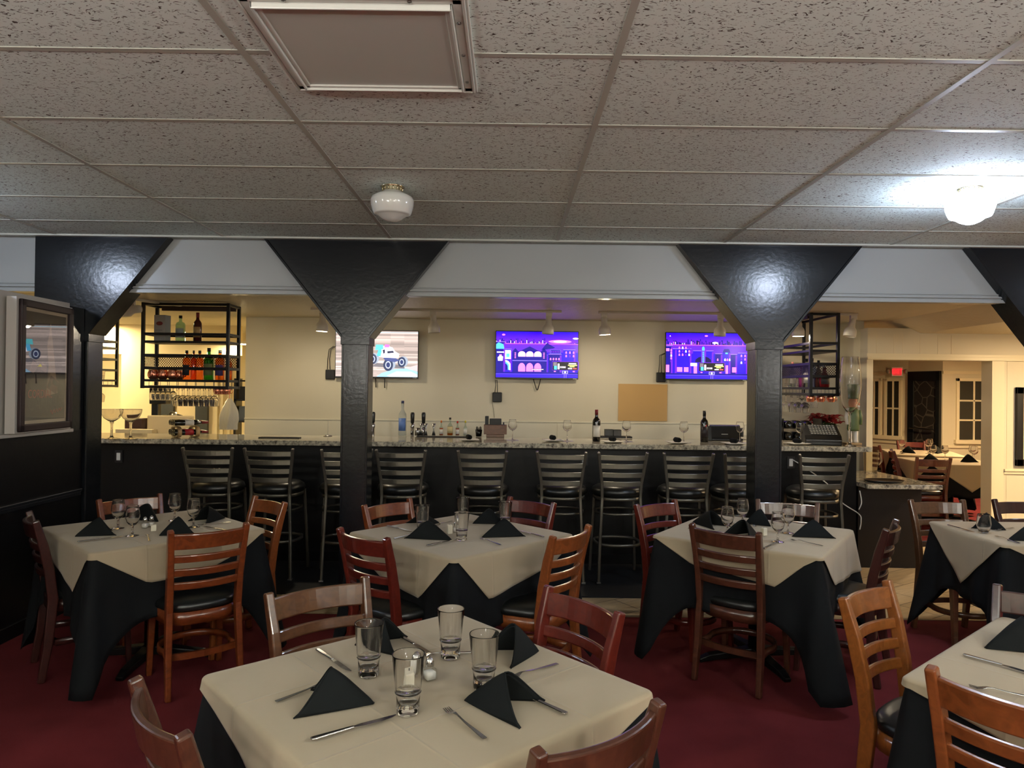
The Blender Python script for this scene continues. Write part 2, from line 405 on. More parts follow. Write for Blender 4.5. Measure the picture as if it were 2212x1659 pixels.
# far dining room: window wall, angled
def wallseg(name, a, b, z0, z1, th=.1, m=CREAM, hole=None):
    a = Vector(a); b = Vector(b); L_ = (b-a).length; an = math.atan2(b.y-a.y, b.x-a.x)
    mb = MB()
    if hole:
        for h in [hole]:
            x0, x1, h0, h1 = h
            mb.box(0, x0, 0, th, z0, z1); mb.box(x1, L_, 0, th, z0, z1); mb.box(x0, x1, 0, th, z0, h0) if h0 > z0 else None; mb.box(x0, x1, 0, th, h1, z1)
    else: mb.box(0, L_, 0, th, z0, z1)
    return struct(name, mb, m, loc=(a.x, a.y, 0), rotz=an), a, an, L_
def on_line(px, a, b):
    d = ray(px, 850); d2 = Vector((d.x, d.y)); a = Vector(a); b = Vector(b); e = b-a
    # EYE + s d = a + t e
    det = d2.x*(-e.y) - d2.y*(-e.x); rx, ry = a.x, a.y
    t_ = (d2.x*ry - d2.y*rx)/det
    return t_*e.length
A0, A1 = (5.5, 13.6), (7.17, 12.6); B1 = (7.55, 12.25)
A1 = (PY(1962, 850, 12.7).x, 12.7); B1 = (PY(2036, 850, 12.0).x, 12.0); A0 = (PY(1850, 850, 13.5).x, 13.5); C1 = (9.0, 12.0)
NIGHT = mat('night_glass', (14,16,17), .05, spec=.8)
MUNT = mat('window_paint', (226,216,186), .4)
wallseg('wall_window_left', A0, A1, 0, 2.26)
wallseg('wall_door', A1, B1, 0, 2.26)
wallseg('wall_window_right', B1, C1, 0, 2.26)
def window(n, a, b, px0, px1, z0, z1, cols, rows):
    a_ = Vector(a); b_ = Vector(b); an = math.atan2(b_.y-a_.y, b_.x-a_.x)
    u0, u1 = on_line(px0, a, b), on_line(px1, a, b)
    e = empty('window_%d' % n, (a_.x, a_.y, 0), an); e['kind'] = 'structure'
    fr = MB(); fw = .05
    fr.box(u0-fw, u0, -.03, .01, z0-fw, z1+fw); fr.box(u1, u1+fw, -.03, .01, z0-fw, z1+fw); fr.box(u0-fw, u1+fw, -.03, .01, z1, z1+fw); fr.box(u0-fw-.03, u1+fw+.03, -.06, .01, z0-fw-.02, z0)
    for c in range(1, cols): x = u0+(u1-u0)*c/cols; fr.box(x-.014, x+.014, -.022, .01, z0, z1)
    for r_ in range(1, rows): z = z0+(z1-z0)*r_/rows; fr.box(u0, u1, -.022, .01, z-.014, z+.014)
    fr.build('window_frame', MUNT, e, bevel=.003)
    MB().box(u0, u1, -.008, .004, z0, z1).build('window_pane', NIGHT, e)
    return e
window(1, A0, A1, 1879, 1899, .84, 1.83, 2, 2)
window(2, A0, A1, 1917, 1943, .84, 1.83, 2, 2)
window(3, B1, C1, 2071, 2135, .84, 1.83, 2, 3)
window(4, B1, C1, 2160, 2200, .84, 1.83, 2, 3)
t = MB(); 
for a, b in ((A0, A1), (B1, C1)):
    a_ = Vector(a); b_ = Vector(b); an = math.atan2(b_.y-a_.y, b_.x-a_.x); Mx = Matrix.Translation((a_.x, a_.y, 0)) @ Matrix.Rotation(an, 4, 'Z')
    t.box(0, (b_-a_).length, -.03, 0, .70, .74, M=Mx); t.box(0, (b_-a_).length, -.02, 0, 1.95, 2.0, M=Mx)
struct('trim_9', t, CREAMTRIM)
# glazed black door with the stone wall outside seen in it
a_ = Vector(A1); b_ = Vector(B1); an = math.atan2(b_.y-a_.y, b_.x-a_.x); DL = (b_-a_).length
d = empty('door_1', (a_.x, a_.y, 0), an); d['kind'] = 'structure'
q = MB(); q.box(.03, .16, -.05, 0, 0, 2.0); q.box(DL-.1, DL-.02, -.05, 0, 0, 2.0); q.box(.03, DL-.02, -.05, 0, 1.83, 2.0); q.box(.03, DL-.02, -.05, 0, 0, .25)
q.build('door_frame', mat('black_door_paint', (22,25,28), .35), d, bevel=.004)
def stone_night():
    m = bpy.data.materials.new('door_glass_stone_view'); m.use_nodes = True; nt = m.node_tree; B = nt.nodes['Principled BSDF']; L = nt.links.new
    tc = nt.nodes.new('ShaderNodeTexCoord'); v = nt.nodes.new('ShaderNodeTexVoronoi'); v.feature = 'DISTANCE_TO_EDGE'; v.inputs['Scale'].default_value = 4.5
    rp = nt.nodes.new('ShaderNodeValToRGB'); rp.color_ramp.elements[0].color = lin((84,80,70)); rp.color_ramp.elements[1].color = lin((26,20,18)); rp.color_ramp.elements[0].position = .01; rp.color_ramp.elements[1].position = .05
    L(tc.outputs['Object'], v.inputs['Vector']); L(v.outputs[0], rp.inputs[0]); L(rp.outputs[0], B.inputs['Base Color']); B.inputs['Roughness'].default_value = .9
    B.inputs['Coat Weight'].default_value = 1; B.inputs['Coat Roughness'].default_value = .02
    return m
MB().box(.16, DL-.1, -.03, -.01, .25, 1.83).build('door_pane', stone_night(), d)
MB().tube([(.12, -.09, 1.0), (DL-.08, -.09, 1.0)], .014).build('push_bar', BLACKIRON, d)
e = empty('exit_sign', PY(1938, 803, 12.8), R(-28), 'small red exit sign between the black door and the left windows', 'exit sign')
MB().box(-.15, .15, -.03, .03, -.10, .10).build('housing', WHITEPL, e, bevel=.01)
lettering('EXIT', .15, .004, mat('red_sign_glow', (255,40,50), .5, emit=((255,40,60), .9)), 'sign_lettering', e, (0, -.036, 0), (R(90), 0, 0), True)
e.scale = (.58, 1, .85)
MB().box(-.12, .12, -.034, -.028, -.08, .08).build('sign_face', mat('pink_sign_face', (235,90,90), .5, emit=((255,60,70), .25)), e)
for sx in (-.24, .24):
    MB().lathe([(.001,-.06),(.05,-.06),(.055,.0),(.03,.05),(.001,.055)], 14, M=Matrix.Translation((sx,-.05,0)) @ Matrix.Rotation(R(90),4,'X')).build('emergency_lamp', mat('lamp_grey', (170,165,150), .3), e)

# picture at right edge
def framed(name, parent_loc, an, x0, x1, z0, z1, fw, mw, fm, mm, im, label, cat):
    e = empty(name, parent_loc, an, label, cat)
    f = MB(); f.box(x0, x1, -.035, 0, z0, z0+fw); f.box(x0, x1, -.035, 0, z1-fw, z1); f.box(x0, x0+fw, -.035, 0, z0, z1); f.box(x1-fw, x1, -.035, 0, z0, z1)
    f.build('picture_frame', fm, e, bevel=.004)
    MB().box(x0+fw, x1-fw, -.018, -.004, z0+fw, z1-fw).build('picture_mat', mm, e)
    MB().box(x0+fw+mw, x1-fw-mw, -.0195, -.017, z0+fw+mw, z1-fw-mw).build('picture_print', im, e)
    return e
pp = PY(2192, 920, YR)
framed('framed_picture', (pp.x, YR-.002, 0), 0, 0, .8, .86, 1.69, .07, .12, BLACK, mat('cream_mat_board', (228,216,184), .8), mat('faded_print', (150,130,100), .6), 'dark framed picture with cream mat hanging on the cream wall at the far right edge', 'picture')

# kitchen beyond the bar on the left
struct('wall_kitchen_back', MB().box(-7, -2.85, 10.6, 10.7, 0, ZBC), mat('warm_wall_paint', (222,208,172), .5))
struct('wall_kitchen_side', MB().box(-2.95, -2.85, 8.12, 10.6, 0, ZBC), MATS['warm_wall_paint'])
w1 = MB(); x0, x1 = PY(262, 800, 9.2).x, PY(330, 800, 9.2).x; w1.box(x0, x1, 9.2, 9.32, 0, 2.0)
x2 = PY(222, 800, 9.2).x; w1.box(x2, PY(515, 800, 9.2).x, 9.2, 9.32, 2.0, ZBC)
struct('wall_kitchen_pier', w1, MATS['warm_wall_paint'])
for k, (u0, u1) in enumerate(((334, 372), (420, 446))):
    struct('door_%d' % (2+k), MB().box(PY(u0, 860, 10.5).x, PY(u1, 860, 10.5).x, 10.53, 10.595, 0, 1.42), mat('steel_grey_door', (70,76,82), .35, metal=.5))
t = MB()
for px in (458, 470, 486): x = PY(px, 850, 10.4).x; t.box(x-.02, x+.02, 10.55, 10.6, 0, 1.9)
struct('trim_10', t, CREAMTRIM)
# ================================================================ lamps
SHADE_ON = mat('lit_opal_glass', (255,255,255), .3, emit=((216,230,255), GLOBE))
SHADE_OFF = mat('opal_glass', (214,216,212), .12, spec=.6, coat=.6)
BRASS = mat('nickel_collar', (200,190,160), .25, metal=1)
SHADE_FILL = mat('lit_opal_glass_fill', (255,255,255), .3, emit=((246,240,232), REAR_FILL))
def make_globe(lit):
    e = empty('ceiling_light', (0,0,0), 0, 'x', 'ceiling light')
    c = MB(); c.lathe([(.001,0),(.062,0),(.065,-.004),(.055,-.008),(.053,-.03),(.001,-.03)], 28)
    for k in range(14):
        a = 2*math.pi*k/14; c.tube([(.053*math.cos(a), .053*math.sin(a), -.028), (.056*math.cos(a), .056*math.sin(a), -.006)], .004, 5)
    c.build('collar', BRASS, e)
    g_ = MB(); g_.lathe([(.05,-.024),(.056,-.034),(.085,-.045),(.112,-.062),(.118,-.08),(.114,-.11),(.104,-.14),(.100,-.148),(.097,-.153),(.088,-.155),(.075,-.160),(.05,-.178),(.025,-.189),(.001,-.192)], 36)
    g_.build('lamp_shade', SHADE_ON if lit else SHADE_OFF, e)
    return e
g_off = Proto(make_globe(False)); g_on = Proto(make_globe(True))
Q = PY(848, 402, 3.85)
g_off.put((Q.x, 3.85, ZC), 0, 'unlit white schoolhouse globe on the tiled ceiling')
QL = PY(2096, 395, 3.74)
g_on.put((QL.x, 3.74, ZC), 0, 'glowing white schoolhouse globe at the upper right of the ceiling')
for (x, y, l) in ((-3.75, 3.6, 'lit globe over the room beyond the poster partition'), (5.6, 3.7, 'added out-of-frame globe over the far right tables')):  # the far right globe is added, out of frame, for brightness
    g_on.put((x, y, ZC), 0, l)
for (x, y, l) in ((2.42, .45, 'added fill globe nearest the camera on the right'), (-3.75, .45, 'added fill globe nearest the camera on the left'), (-.63, -1.8, 'added fill globe behind the camera in the middle'), (2.42, -2.4, 'added fill globe farthest behind the camera')):  # added globes out of frame, put in to raise the room's brightness
    g_on.put((x, y, ZC), 0, l, None, {'lit_opal_glass': SHADE_FILL})

def pendant(x, y, l):  # added fill light: unseen pendants hung low to brighten the ceiling
    e_ = empty('fill_pendant', (x, y, ZC), 0, l, 'pendant light', 'added pendant globes behind the camera')
    MB().lathe([(.001,0),(.06,0),(.055,-.02),(.001,-.022)], 20).build('ceiling_rose', BRASS, e_); MB().tube([(0,0,-.01),(0,0,-.62)], .006, 8).build('rod', BRASS, e_)
    MB().lathe([(.03,-.60),(.08,-.63),(.12,-.70),(.125,-.75),(.10,-.83),(.05,-.87),(.001,-.88)], 28).build('lamp_shade', mat('pendant_fill_glass', (255,255,255), .3, emit=((250,246,238), PENDANT_FILL)), e_)
pendant(1.3, -1.7, 'added pendant globe, unseen behind the camera on the right'); pendant(-2.3, -1.5, 'added pendant globe, unseen behind the camera on the left'); pendant(4.6, -1.2, 'added pendant globe, unseen at the far right behind the camera')

def fill_uplight(x, y, l):  # added unseen uplight that lifts the tiled ceiling's brightness
    e_ = empty('fill_floor_lamp', (x, y, 0), 0, l, 'floor lamp', 'added floor lamps behind the camera')
    MB().lathe([(.001,0),(.15,0),(.15,.02),(.02,.04),(.001,.04)], 24).build('base', BLACKIRON, e_); MB().tube([(0,0,.03),(0,0,1.72)], .012, 10).build('pole', BLACKIRON, e_)
    m_ = MB(); m_.open = True; m_.lathe([(.02,1.70),(.09,1.74),(.16,1.82),(.157,1.82),(.088,1.745),(.001,1.71)], 28); m_.build('lamp_bowl', BLACKIRON, e_)
    MB().add([(.145*math.cos(a), .145*math.sin(a), 1.806) for a in [2*math.pi*i/24 for i in range(24)]], [tuple(range(24))]).build('bulb_disc', mat('uplight_fill_glow', (255,255,255), .5, emit=((250,246,238), TORCH_FILL)), e_)
fill_uplight(1.9, -1.1, 'added uplighting floor lamp, unseen behind the camera on the right'); fill_uplight(-1.7, -1.1, 'added uplighting floor lamp, unseen behind the camera on the left')
def panel_light(name, x, y, z, sx, sy, power, col, label):
    e = empty(name, (x, y, z), 0, label, 'ceiling light')
    MB().box(-sx/2-.02, sx/2+.02, -sy/2-.02, sy/2+.02, -.03, 0).build('housing', WHITEMETAL, e)
    MB().box(-sx/2, sx/2, -sy/2, sy/2, -.034, -.028).build('diffuser', mat('lamp_diffuser_%s' % label[:4].strip(), (255,255,255), .5, emit=(col, power)), e)
    return e
panel_light('ceiling_lamp', -5.4, 9.0, ZBC, .5, .5, KITCHEN*.45, (255,226,168), 'warm square lamp on the kitchen ceiling, hidden behind the left post')
panel_light('ceiling_lamp', -3.44, 9.08, 2.17, .15, .10, KITCHEN*2.2, (255,230,175), 'bright small lamp below the kitchen beam, right of the left shelf')
panel_light('ceiling_lamp', -3.80, 6.95, ZBC, .16, .16, KITCHEN*.6, (255,236,190), 'warm small lamp on the bar ceiling beside the left spotlights')
panel_light('ceiling_lamp', 6.9, 9.6, 2.25, .22, .22, DINING*.8, (255,218,165), 'amber lamp over the tables of the far dining room')
panel_light('ceiling_lamp', 6.0, 6.0, 2.25, .2, .2, DINING*.25, (255,222,172), 'amber lamp by the cream wall on the right')

# access hatch in the ceiling
e = empty('ceiling_hatch', (0,0,0), 0, 'white moulded frame around a flat grey access panel in the ceiling', 'access panel')
hx0_, hx1_, hy0_, hy1_ = -.785, -.127, 1.935, 2.578
MB().box(hx0_+.06, hx1_-.06, hy0_+.06, hy1_-.05, ZC-.020, ZC-.008).build('hatch_panel', mat('grey_enamel_panel', (196,200,194), .4), e)
fr = MB()
def mould(ax, a0, a1, b, sgn):
    for (o0, o1, h) in ((0,.008,.014),(.008,.018,.021),(.018,.046,.017),(.046,.054,.034),(.054,.068,.026)):
        lo, hi = sorted((b+sgn*o0, b+sgn*o1))
        if ax == 'x': fr.box(a0+o0, a1-o0, lo, hi, ZC-h, ZC)
        else: fr.box(lo, hi, a0+o0, a1-o0, ZC-h, ZC)
mould('x', hx0_, hx1_, hy0_, 1); mould('x', hx0_, hx1_, hy1_, -1); mould('y', hy0_, hy1_, hx0_, 1); mould('y', hy0_, hy1_, hx1_, -1)
fr.build('hatch_frame', mat('hatch_white_enamel', (204,206,200), .3), e, bevel=.003)
for (x, y) in ((-.64,1.968),(-.29,1.968),(-.160,2.08),(-.160,2.28),(-.160,2.48),(-.6,2.545),(-.3,2.545)):
    MB().lathe([(.001,-.004),(.006,-.003),(.007,0)], 10, o=(x, y, ZC-.018)).build('screw', STEEL, e)

# ================================================================ wooden ladder-back chair
def make_chair():
    e = empty('dining_chair', (0,0,0), 0, 'x', 'chair')
    zs = [0, .2, .44, .6, .74, .875]
    ypost = [-.225, -.195, -.175, -.195, -.225, -.262]
    def yp(z):
        for i in range(5):
            if z <= zs[i+1]: t = (z-zs[i])/(zs[i+1]-zs[i]); return ypost[i]*(1-t)+ypost[i+1]*t
        return ypost[-1]
    for sx in (-1, 1):
        m = MB(); xs = [.182, .178, .172, .174, .180, .188]
        m.sweep([(sx*xs[i], ypost[i], zs[i]) for i in range(6)], [.028,.032,.034,.033,.032,.030], [.036,.046,.052,.050,.046,.034], side=(1,0,0))
        m.build('rear_leg', W_CHERRY, e, bevel=.007, seg=3)
    for sx in (-1, 1):
        m = MB(); m.sweep([(sx*.186, .200, 0), (sx*.182, .185, .22), (sx*.178, .172, .42)], [.028,.034,.042], [.028,.034,.042], side=(1,0,0))
        m.build('front_leg', W_CHERRY, e, bevel=.005)
    def slat(z0, h, sag, name, th=.017):
        m = MB(); zc = z0+h/2; n = 12; p = []
        for i in range(n+1):
            u = -1+2*i/n; x = u*.176; p.append((x, yp(zc)-sag*(1-u*u)-.002, zc))
        m.sweep(p, h, th, side=(0, -.2, 1)); m.build(name, W_CHERRY, e, bevel=.005)
    slat(.772, .082, .042, 'top_rail', .02)
    for z0 in (.700, .628, .556): slat(z0, .040, .040, 'slat')
    m = MB(); pts = []
    for i in range(28):                                   # seat frame, D-shaped ring
        a = 2*math.pi*i/28; x = .188*math.copysign(abs(math.cos(a))**.6, math.cos(a)); y = .002+.188*math.copysign(abs(math.sin(a))**.6, math.sin(a))
        if y < 0: x *= .93
        pts.append((x, y, .395))
    m.sweep(pts, .065, .02, side=(0,0,1), closed=True, smooth=True); m.build('seat_frame', W_CHERRY, e)
    m = MB()
    def seatpt(r, z):
        out = []
        for i in range(32):
            a = 2*math.pi*i/32; x = .212*math.copysign(abs(math.cos(a))**.7, math.cos(a)); y = .01+.205*math.copysign(abs(math.sin(a))**.7, math.sin(a))
            if y < 0: x *= .92
            out.append((x*r, .01+(y-.01)*r, z))
        return out
    rings = [(.93,.428),(.99,.434),(1.0,.448),(.985,.463),(.93,.474),(.8,.482),(.55,.488),(.25,.490),(.02,.490)]
    v = []; f = []
    for r_, z in rings: v += seatpt(r_, z)
    for j in range(len(rings)-1):
        for i in range(32): f.append((j*32+i, j*32+(i+1) % 32, (j+1)*32+(i+1) % 32, (j+1)*32+i))
    f.append(tuple(range(31, -1, -1))); f.append(tuple(len(v)-32+k for k in range(32)))
    m.add(v, f, True); m.build('seat', VINYL, e)
    m = MB(); p = []
    for i in range(17):                                   # bent ring stretcher
        a = R(200 - 220*i/16) if False else R(-20+220*i/16); p.append((.178*math.cos(a), .0+.175*math.sin(a), .20))
    m.sweep([(.172, -.16, .2)]+p+[(-.172, -.16, .2)], .034, .016, side=(0,0,1), smooth=True); m.build('stretcher', W_CHERRY, e)
    m = MB(); m.sweep([(.172*u, -.185-.03*(1-u*u)+.03, .2) for u in (-1,-.5,0,.5,1)], .034, .016, side=(0,0,1)); m.build('stretcher', W_CHERRY, e)
    return e
CHAIR = Proto(make_chair())
ZT = .862
def chair(L_, R_, label, wd, group, zt=ZT, frame=PZ):
    """seat a chair under its two back-post tops; posts found on the plane z=zt"""
    a = PZ(L_[0], L_[1], zt); b = PZ(R_[0], R_[1], zt)
    return chair_w((a.x, a.y), (b.x, b.y), label, wd, group)
def chair_w(a, b, label, wd, group, flip=False):
    """a: post on the chair's own left as seen from behind, b: on its right"""
    ax, ay = a; bx, by = b; dx, dy = bx-ax, by-ay; ln = math.hypot(dx, dy); dx /= ln; dy /= ln
    fx, fy = -dy, dx                       # facing, 90 deg left of a->b
    mx, my = (ax+bx)/2 + fx*.262, (ay+by)/2 + fy*.262
    return CHAIR.put((mx, my, 0), math.atan2(dy, dx), label, group, {'cherry_wood': wd})
# ================================================================ metal bar stool
def make_stool():
    e = empty('bar_stool', (0,0,0), 0, 'x', 'bar stool')
    zs = [0, .35, .70, .82, .95, 1.085]; ys = [-.235, -.2, -.185, -.195, -.215, -.245]; xs = [.192, .176, .160, .165, .184, .202]
    def yp(z):
        for i in range(5):
            if z <= zs[i+1]: t = (z-zs[i])/(zs[i+1]-zs[i]); return ys[i]*(1-t)+ys[i+1]*t, xs[i]*(1-t)+xs[i+1]*t
        return ys[-1], xs[-1]
    for sx in (-1, 1):
        m = MB(); m.sweep([(sx*xs[i], ys[i], zs[i]) for i in range(6)], .024, .030, side=(1,0,0)); m.build('rear_leg', GUN, e, bevel=.006)
        MB().box(sx*.192-.018, sx*.192+.018, -.255, -.215, 0, .014).build('foot_glide', STEEL, e, bevel=.003)
        m = MB(); m.sweep([(sx*.2, .205, 0), (sx*.185, .185, .4), (sx*.172, .172, .70)], .024, .024, side=(1,0,0)); m.build('front_leg', GUN, e, bevel=.005)
    for k, z in enumerate((1.038, .966, .892, .818)):
        y0, x0 = yp(z); m = MB(); m.sweep([(u*x0, y0-.035*(1-u*u), z) for u in [-1+i/5 for i in range(11)]], .042, .014, side=(0,0,1))
        m.build('slat' if k else 'top_rail', GUN, e, bevel=.004)
    def ring(z, r, w_, nm):
        m = MB(); m.sweep([(r*math.copysign(abs(math.cos(a))**.8, math.cos(a)), r*math.copysign(abs(math.sin(a))**.8, math.sin(a)), z) for a in [2*math.pi*i/28 for i in range(28)]], w_, .018, side=(0,0,1), closed=True, smooth=True)
        m.build(nm, GUN, e)
    ring(.685, .192, .026, 'seat_frame'); ring(.56, .186, .018, 'brace'); ring(.30, .192, .024, 'foot_ring')
    m = MB(); m.lathe([(.001,.70),(.19,.70),(.212,.71),(.222,.735),(.212,.765),(.18,.785),(.10,.795),(.001,.797)], 28); m.build('seat', VINYL, e)
    return e
STOOL = Proto(make_stool())

# ================================================================ tables and cloths
def make_table_base():
    e = empty('dining_table', (0,0,0), 0, 'x', 'table')
    MB().box(-.44,.44,-.44,.44,.715,.745).build('tabletop', mat('table_laminate', (60,44,32), .4), e, bevel=.004)
    MB().lathe([(.038,.03),(.038,.70),(.09,.705),(.09,.715)], 16).build('pedestal', BLACKIRON, e)
    m = MB()
    for k in range(4):
        a = math.pi/4+k*math.pi/2; m.sweep([(.03*math.cos(a), .03*math.sin(a), .05), (.30*math.cos(a), .30*math.sin(a), .03), (.36*math.cos(a), .36*math.sin(a), .0125)], [.05,.035,.025], [.07,.05,.04], side=(0,0,1))
    m.build('cross_foot', BLACKIRON, e, bevel=.006)
    return e
TABLE = Proto(make_table_base())
ZTOP = .762
def perim(a, b, rc=.022, nside=30, nc=5):
    """points of a rounded rectangle; returns (x, y, nx, ny, q, dist to the nearest corner)"""
    out = []
    dims = [(a, b), (b, a), (a, b), (b, a)]
    for s_ in range(4):
        half, ext = dims[s_]; an = s_*math.pi/2
        n_ = (math.cos(an), math.sin(an)); t_ = (-math.sin(an), math.cos(an))
        for i in range(nside+1):
            u = -1+2*i/nside; e_ = (ext-rc)*u
            out.append((n_[0]*half+t_[0]*e_, n_[1]*half+t_[1]*e_, n_[0], n_[1], s_+(u+1)/2, ext-abs(e_)))
        cx, cy = n_[0]*(half-rc)+t_[0]*(ext-rc), n_[1]*(half-rc)+t_[1]*(ext-rc)
        for i in range(1, nc):
            an2 = an+math.pi/2*i/nc; out.append((cx+rc*math.cos(an2), cy+rc*math.sin(an2), math.cos(an2), math.sin(an2), s_+1, 0))
    return out
def interp(tab, q):
    tab = sorted(tab); q = q % 4
    t2 = [(x-4, y) for x, y in tab]+tab+[(x+4, y) for x, y in tab]
    for i in range(len(t2)-1):
        if t2[i][0] <= q <= t2[i+1][0]:
            u = (q-t2[i][0])/max(1e-6, t2[i+1][0]-t2[i][0]); return t2[i][1]*(1-u)+t2[i+1][1]*u
    return tab[0][1]
def cloth(name, m, cx, cy, rot, a, b, drop, off0, ztop, seed, label, cat, group=None, flare=.15, fold=.020):
    rnd = random.Random(seed); ph = [rnd.uniform(0, 6.28) for _ in range(4)]
    P = perim(a, b); n = len(P); v = []; f = []
    def offs(i, d):
        x, y, nx, ny, q, dc = P[i]
        cw = math.exp(-(dc/.075)**1.5)
        w_ = fold*(math.sin(q*11+ph[0])*.55+math.sin(q*27+ph[1])*.45)*min(1, d/.35)
        return off0+.035*d+flare*cw*d+w_*d/.3
    zr = lambda x, y: .0012*math.sin(x*7+ph[2])*math.sin(y*6+ph[3])
    rings = [(.0, 0), (.25, 0), (.5, 0), (.75, 0), (.95, 0)]
    v.append((0, 0, ztop+zr(0, 0)))
    for s_, _ in rings[1:]:
        for (x, y, nx, ny, q, dc) in P: v.append((x*s_, y*s_, ztop+zr(x*s_, y*s_)))
    for (x, y, nx, ny, q, dc) in P: v.append((x-nx*.004, y-ny*.004, ztop))
    for (x, y, nx, ny, q, dc) in P: v.append((x+nx*(off0*.7), y+ny*(off0*.7), ztop-.004))
    NR = 12
    for j in range(1, NR+1):
        for i, (x, y, nx, ny, q, dc) in enumerate(P):
            D = max(.012, drop(q, dc)); d = D*j/NR; o_ = offs(i, d); v.append((x+nx*o_, y+ny*o_, ztop-.006-d))
    for i in range(n): f.append((0, 1+i, 1+(i+1) % n))
    nr = len(rings)-1+2+NR
    for j in range(nr-1):
        for i in range(n):
            A = 1+j*n+i; B = 1+j*n+(i+1) % n; f.append((A, A+n, B+n, B))
    mb = MB(); mb.add(v, f, True); o = mb.build(name, m, None, (cx, cy, 0), rot)
    q = o.modifiers.new('solid', 'SOLIDIFY'); q.thickness = .0016; q.offset = -1
    tag(o, label, cat, group); return o
def dressed(cx, cy, rot, tan_tab, seed, place, a=.452, b=.452, black=None):
    if a == b: TABLE.put((cx, cy, 0), rot, 'pedestal table under the cloths, '+place, 'dining tables')
    dr = black or (lambda q, dc: .37+.015*math.sin(q*13)+.30*math.exp(-(dc/.085)**1.15))
    cloth('tablecloth', BLACKCLOTH, cx, cy, rot, a+.004, b+.004, dr, .006, ZTOP-.010, seed, 'long black undercloth of the '+place, 'tablecloth', 'black undercloths')
    cloth('table_overlay', TAN, cx, cy, rot, a+.008, b+.008, lambda q, dc: interp(tan_tab, q), .010, ZTOP, seed, 'tan top cloth spread over the '+place, 'tablecloth', 'tan top cloths', fold=.010)

T0c, T1c, T2c, T3c, T5c = (-.236, 2.05), (-2.10, 4.22), (-.27, 4.17), (1.50, 4.29), (1.84, 2.07)
N_ = {0: 'large table nearest the camera', 1: 'table by the left wall', 2: 'middle table in front of the bar', 3: 'table in front of the right-hand post', 4: 'table by the lower counter at the right', 5: 'table at the lower right corner'}
dressed(*T0c, R(-48.5), [(0,.24),(.25,.24),(.77,.09),(1,.02),(1.5,.15),(2,.04),(2.5,.15),(3,.03),(3.35,.10),(3.7,.22)], 3, N_[0])
dressed(*T1c, R(-43.5), [(0,.03),(.28,.19),(.6,.19),(.87,.10),(1,.02),(1.5,.2),(2,.02),(2.5,.2),(3,.02),(3.28,.13),(3.77,.23),(3.97,.05)], 5, N_[1])
dressed(*T2c, R(-44.5), [(0,.012),(.24,.235),(.5,.19),(.8,.14),(1,.04),(1.5,.2),(2,.02),(2.5,.2),(3,.03),(3.1,.1),(3.38,.2),(3.74,.235)], 6, N_[2])
dressed(*T3c, R(-35), [(0,.012),(.31,.20),(.8,.24),(1,.24),(1.3,.1),(2,.02),(2.5,.15),(3,.012),(3.25,.13),(3.5,.15),(3.77,.18),(3.93,.05)], 8, N_[3])
dressed(*T5c, R(-50), [(0,.2),(.5,.2),(1,.03),(1.5,.15),(2,.03),(2.5,.15),(3,.02),(3.3,.09),(3.7,.2)], 9, N_[5])
dressed(3.42, 4.37, 0, [(0,.02),(.5,.2),(1,.02),(1.5,.2),(2,.012),(2.5,.31),(3,.012),(3.5,.27),(3.98,.02)], 11, N_[4], a=.60, b=.35)
e = empty('dining_table', (3.42,4.37,0), 0, 'pedestal table under the cloths, '+N_[4], 'table', 'dining tables')
MB().box(-.58,.58,-.33,.33,.715,.745).build('tabletop', MATS['table_laminate'], e, bevel=.004)
for x in (-.3,.3): MB().lathe([(.2,0),(.2,.02),(.04,.04),(.038,.70),(.09,.705),(.09,.715)], 16, o=(x,0,0)).build('pedestal', BLACKIRON, e)
dressed(5.95, 10.2, R(-20), [(0,.02),(.5,.3),(1,.02),(1.5,.3),(2,.02),(2.5,.3),(3,.02),(3.5,.3)], 12, 'farther table in the room beyond the opening')
dressed(5.58, 8.95, R(-4), [(0,.02),(.5,.3),(1,.02),(1.5,.3),(2,.02),(2.5,.3),(3,.02),(3.5,.32)], 13, 'nearer table in the room beyond the opening')

# chairs.  chair(left post, right post as seen from BEHIND the chair)
G0 = 'wooden ladder-back chairs around the tables'
def c2(l, r, lab, wd, behind=True): return chair(l, r, lab, wd, G0) if behind else chair(r, l, lab, wd, G0)
c2((580,1288), (787,1252), 'brown ladder-back chair at the far left side of the nearest table, behind the tall glasses', W_BROWN, False)
c2((1186,1272), (1340,1330), 'red mahogany ladder-back chair at the far right side of the nearest table', W_RED, False)
c2((290,1475), (395,1600), 'walnut ladder-back chair cut off at the bottom left corner of the photo', W_WALNUT)
c2((1160,1637), (1427,1525), 'brown ladder-back chair cut off at the bottom edge, right of the nearest table', W_WALNUT)
c2((372,1152), (530,1135), 'amber oak ladder-back chair with black seat in front of the left wall table', W_CHERRY)
c2((62,1109), (76,1130), 'espresso ladder-back chair against the black left wall', W_DARK, True)
c2((215,1083), (343,1070), 'brown ladder-back chair behind the goblets of the left wall table', W_CHERRY, False)
c2((555,1075), (613,1088), 'honey brown ladder-back chair between the left wall table and the bar stools', W_OAKD, False)
c2((785,1095), (885,1080), 'cherry ladder-back chair beside the second post, behind the middle table', W_CHERRY, False)
c2((1102,1076), (1198,1090), 'dark red ladder-back chair at the back right of the middle table', W_RED, False)
c2((733,1145), (835,1168), 'dark red mahogany ladder-back chair at the front left of the middle table', W_RED)
c2((1190,1165), (1277,1137), 'honey oak ladder-back chair at the front right of the middle table', W_OAKD)
c2((1378,1093), (1453,1083), 'red ladder-back chair left of the third table, in front of the bar', W_RED, False)
c2((1640,1082), (1763,1090), 'walnut ladder-back chair behind the third table, under the right stool', W_WALNUT, False)
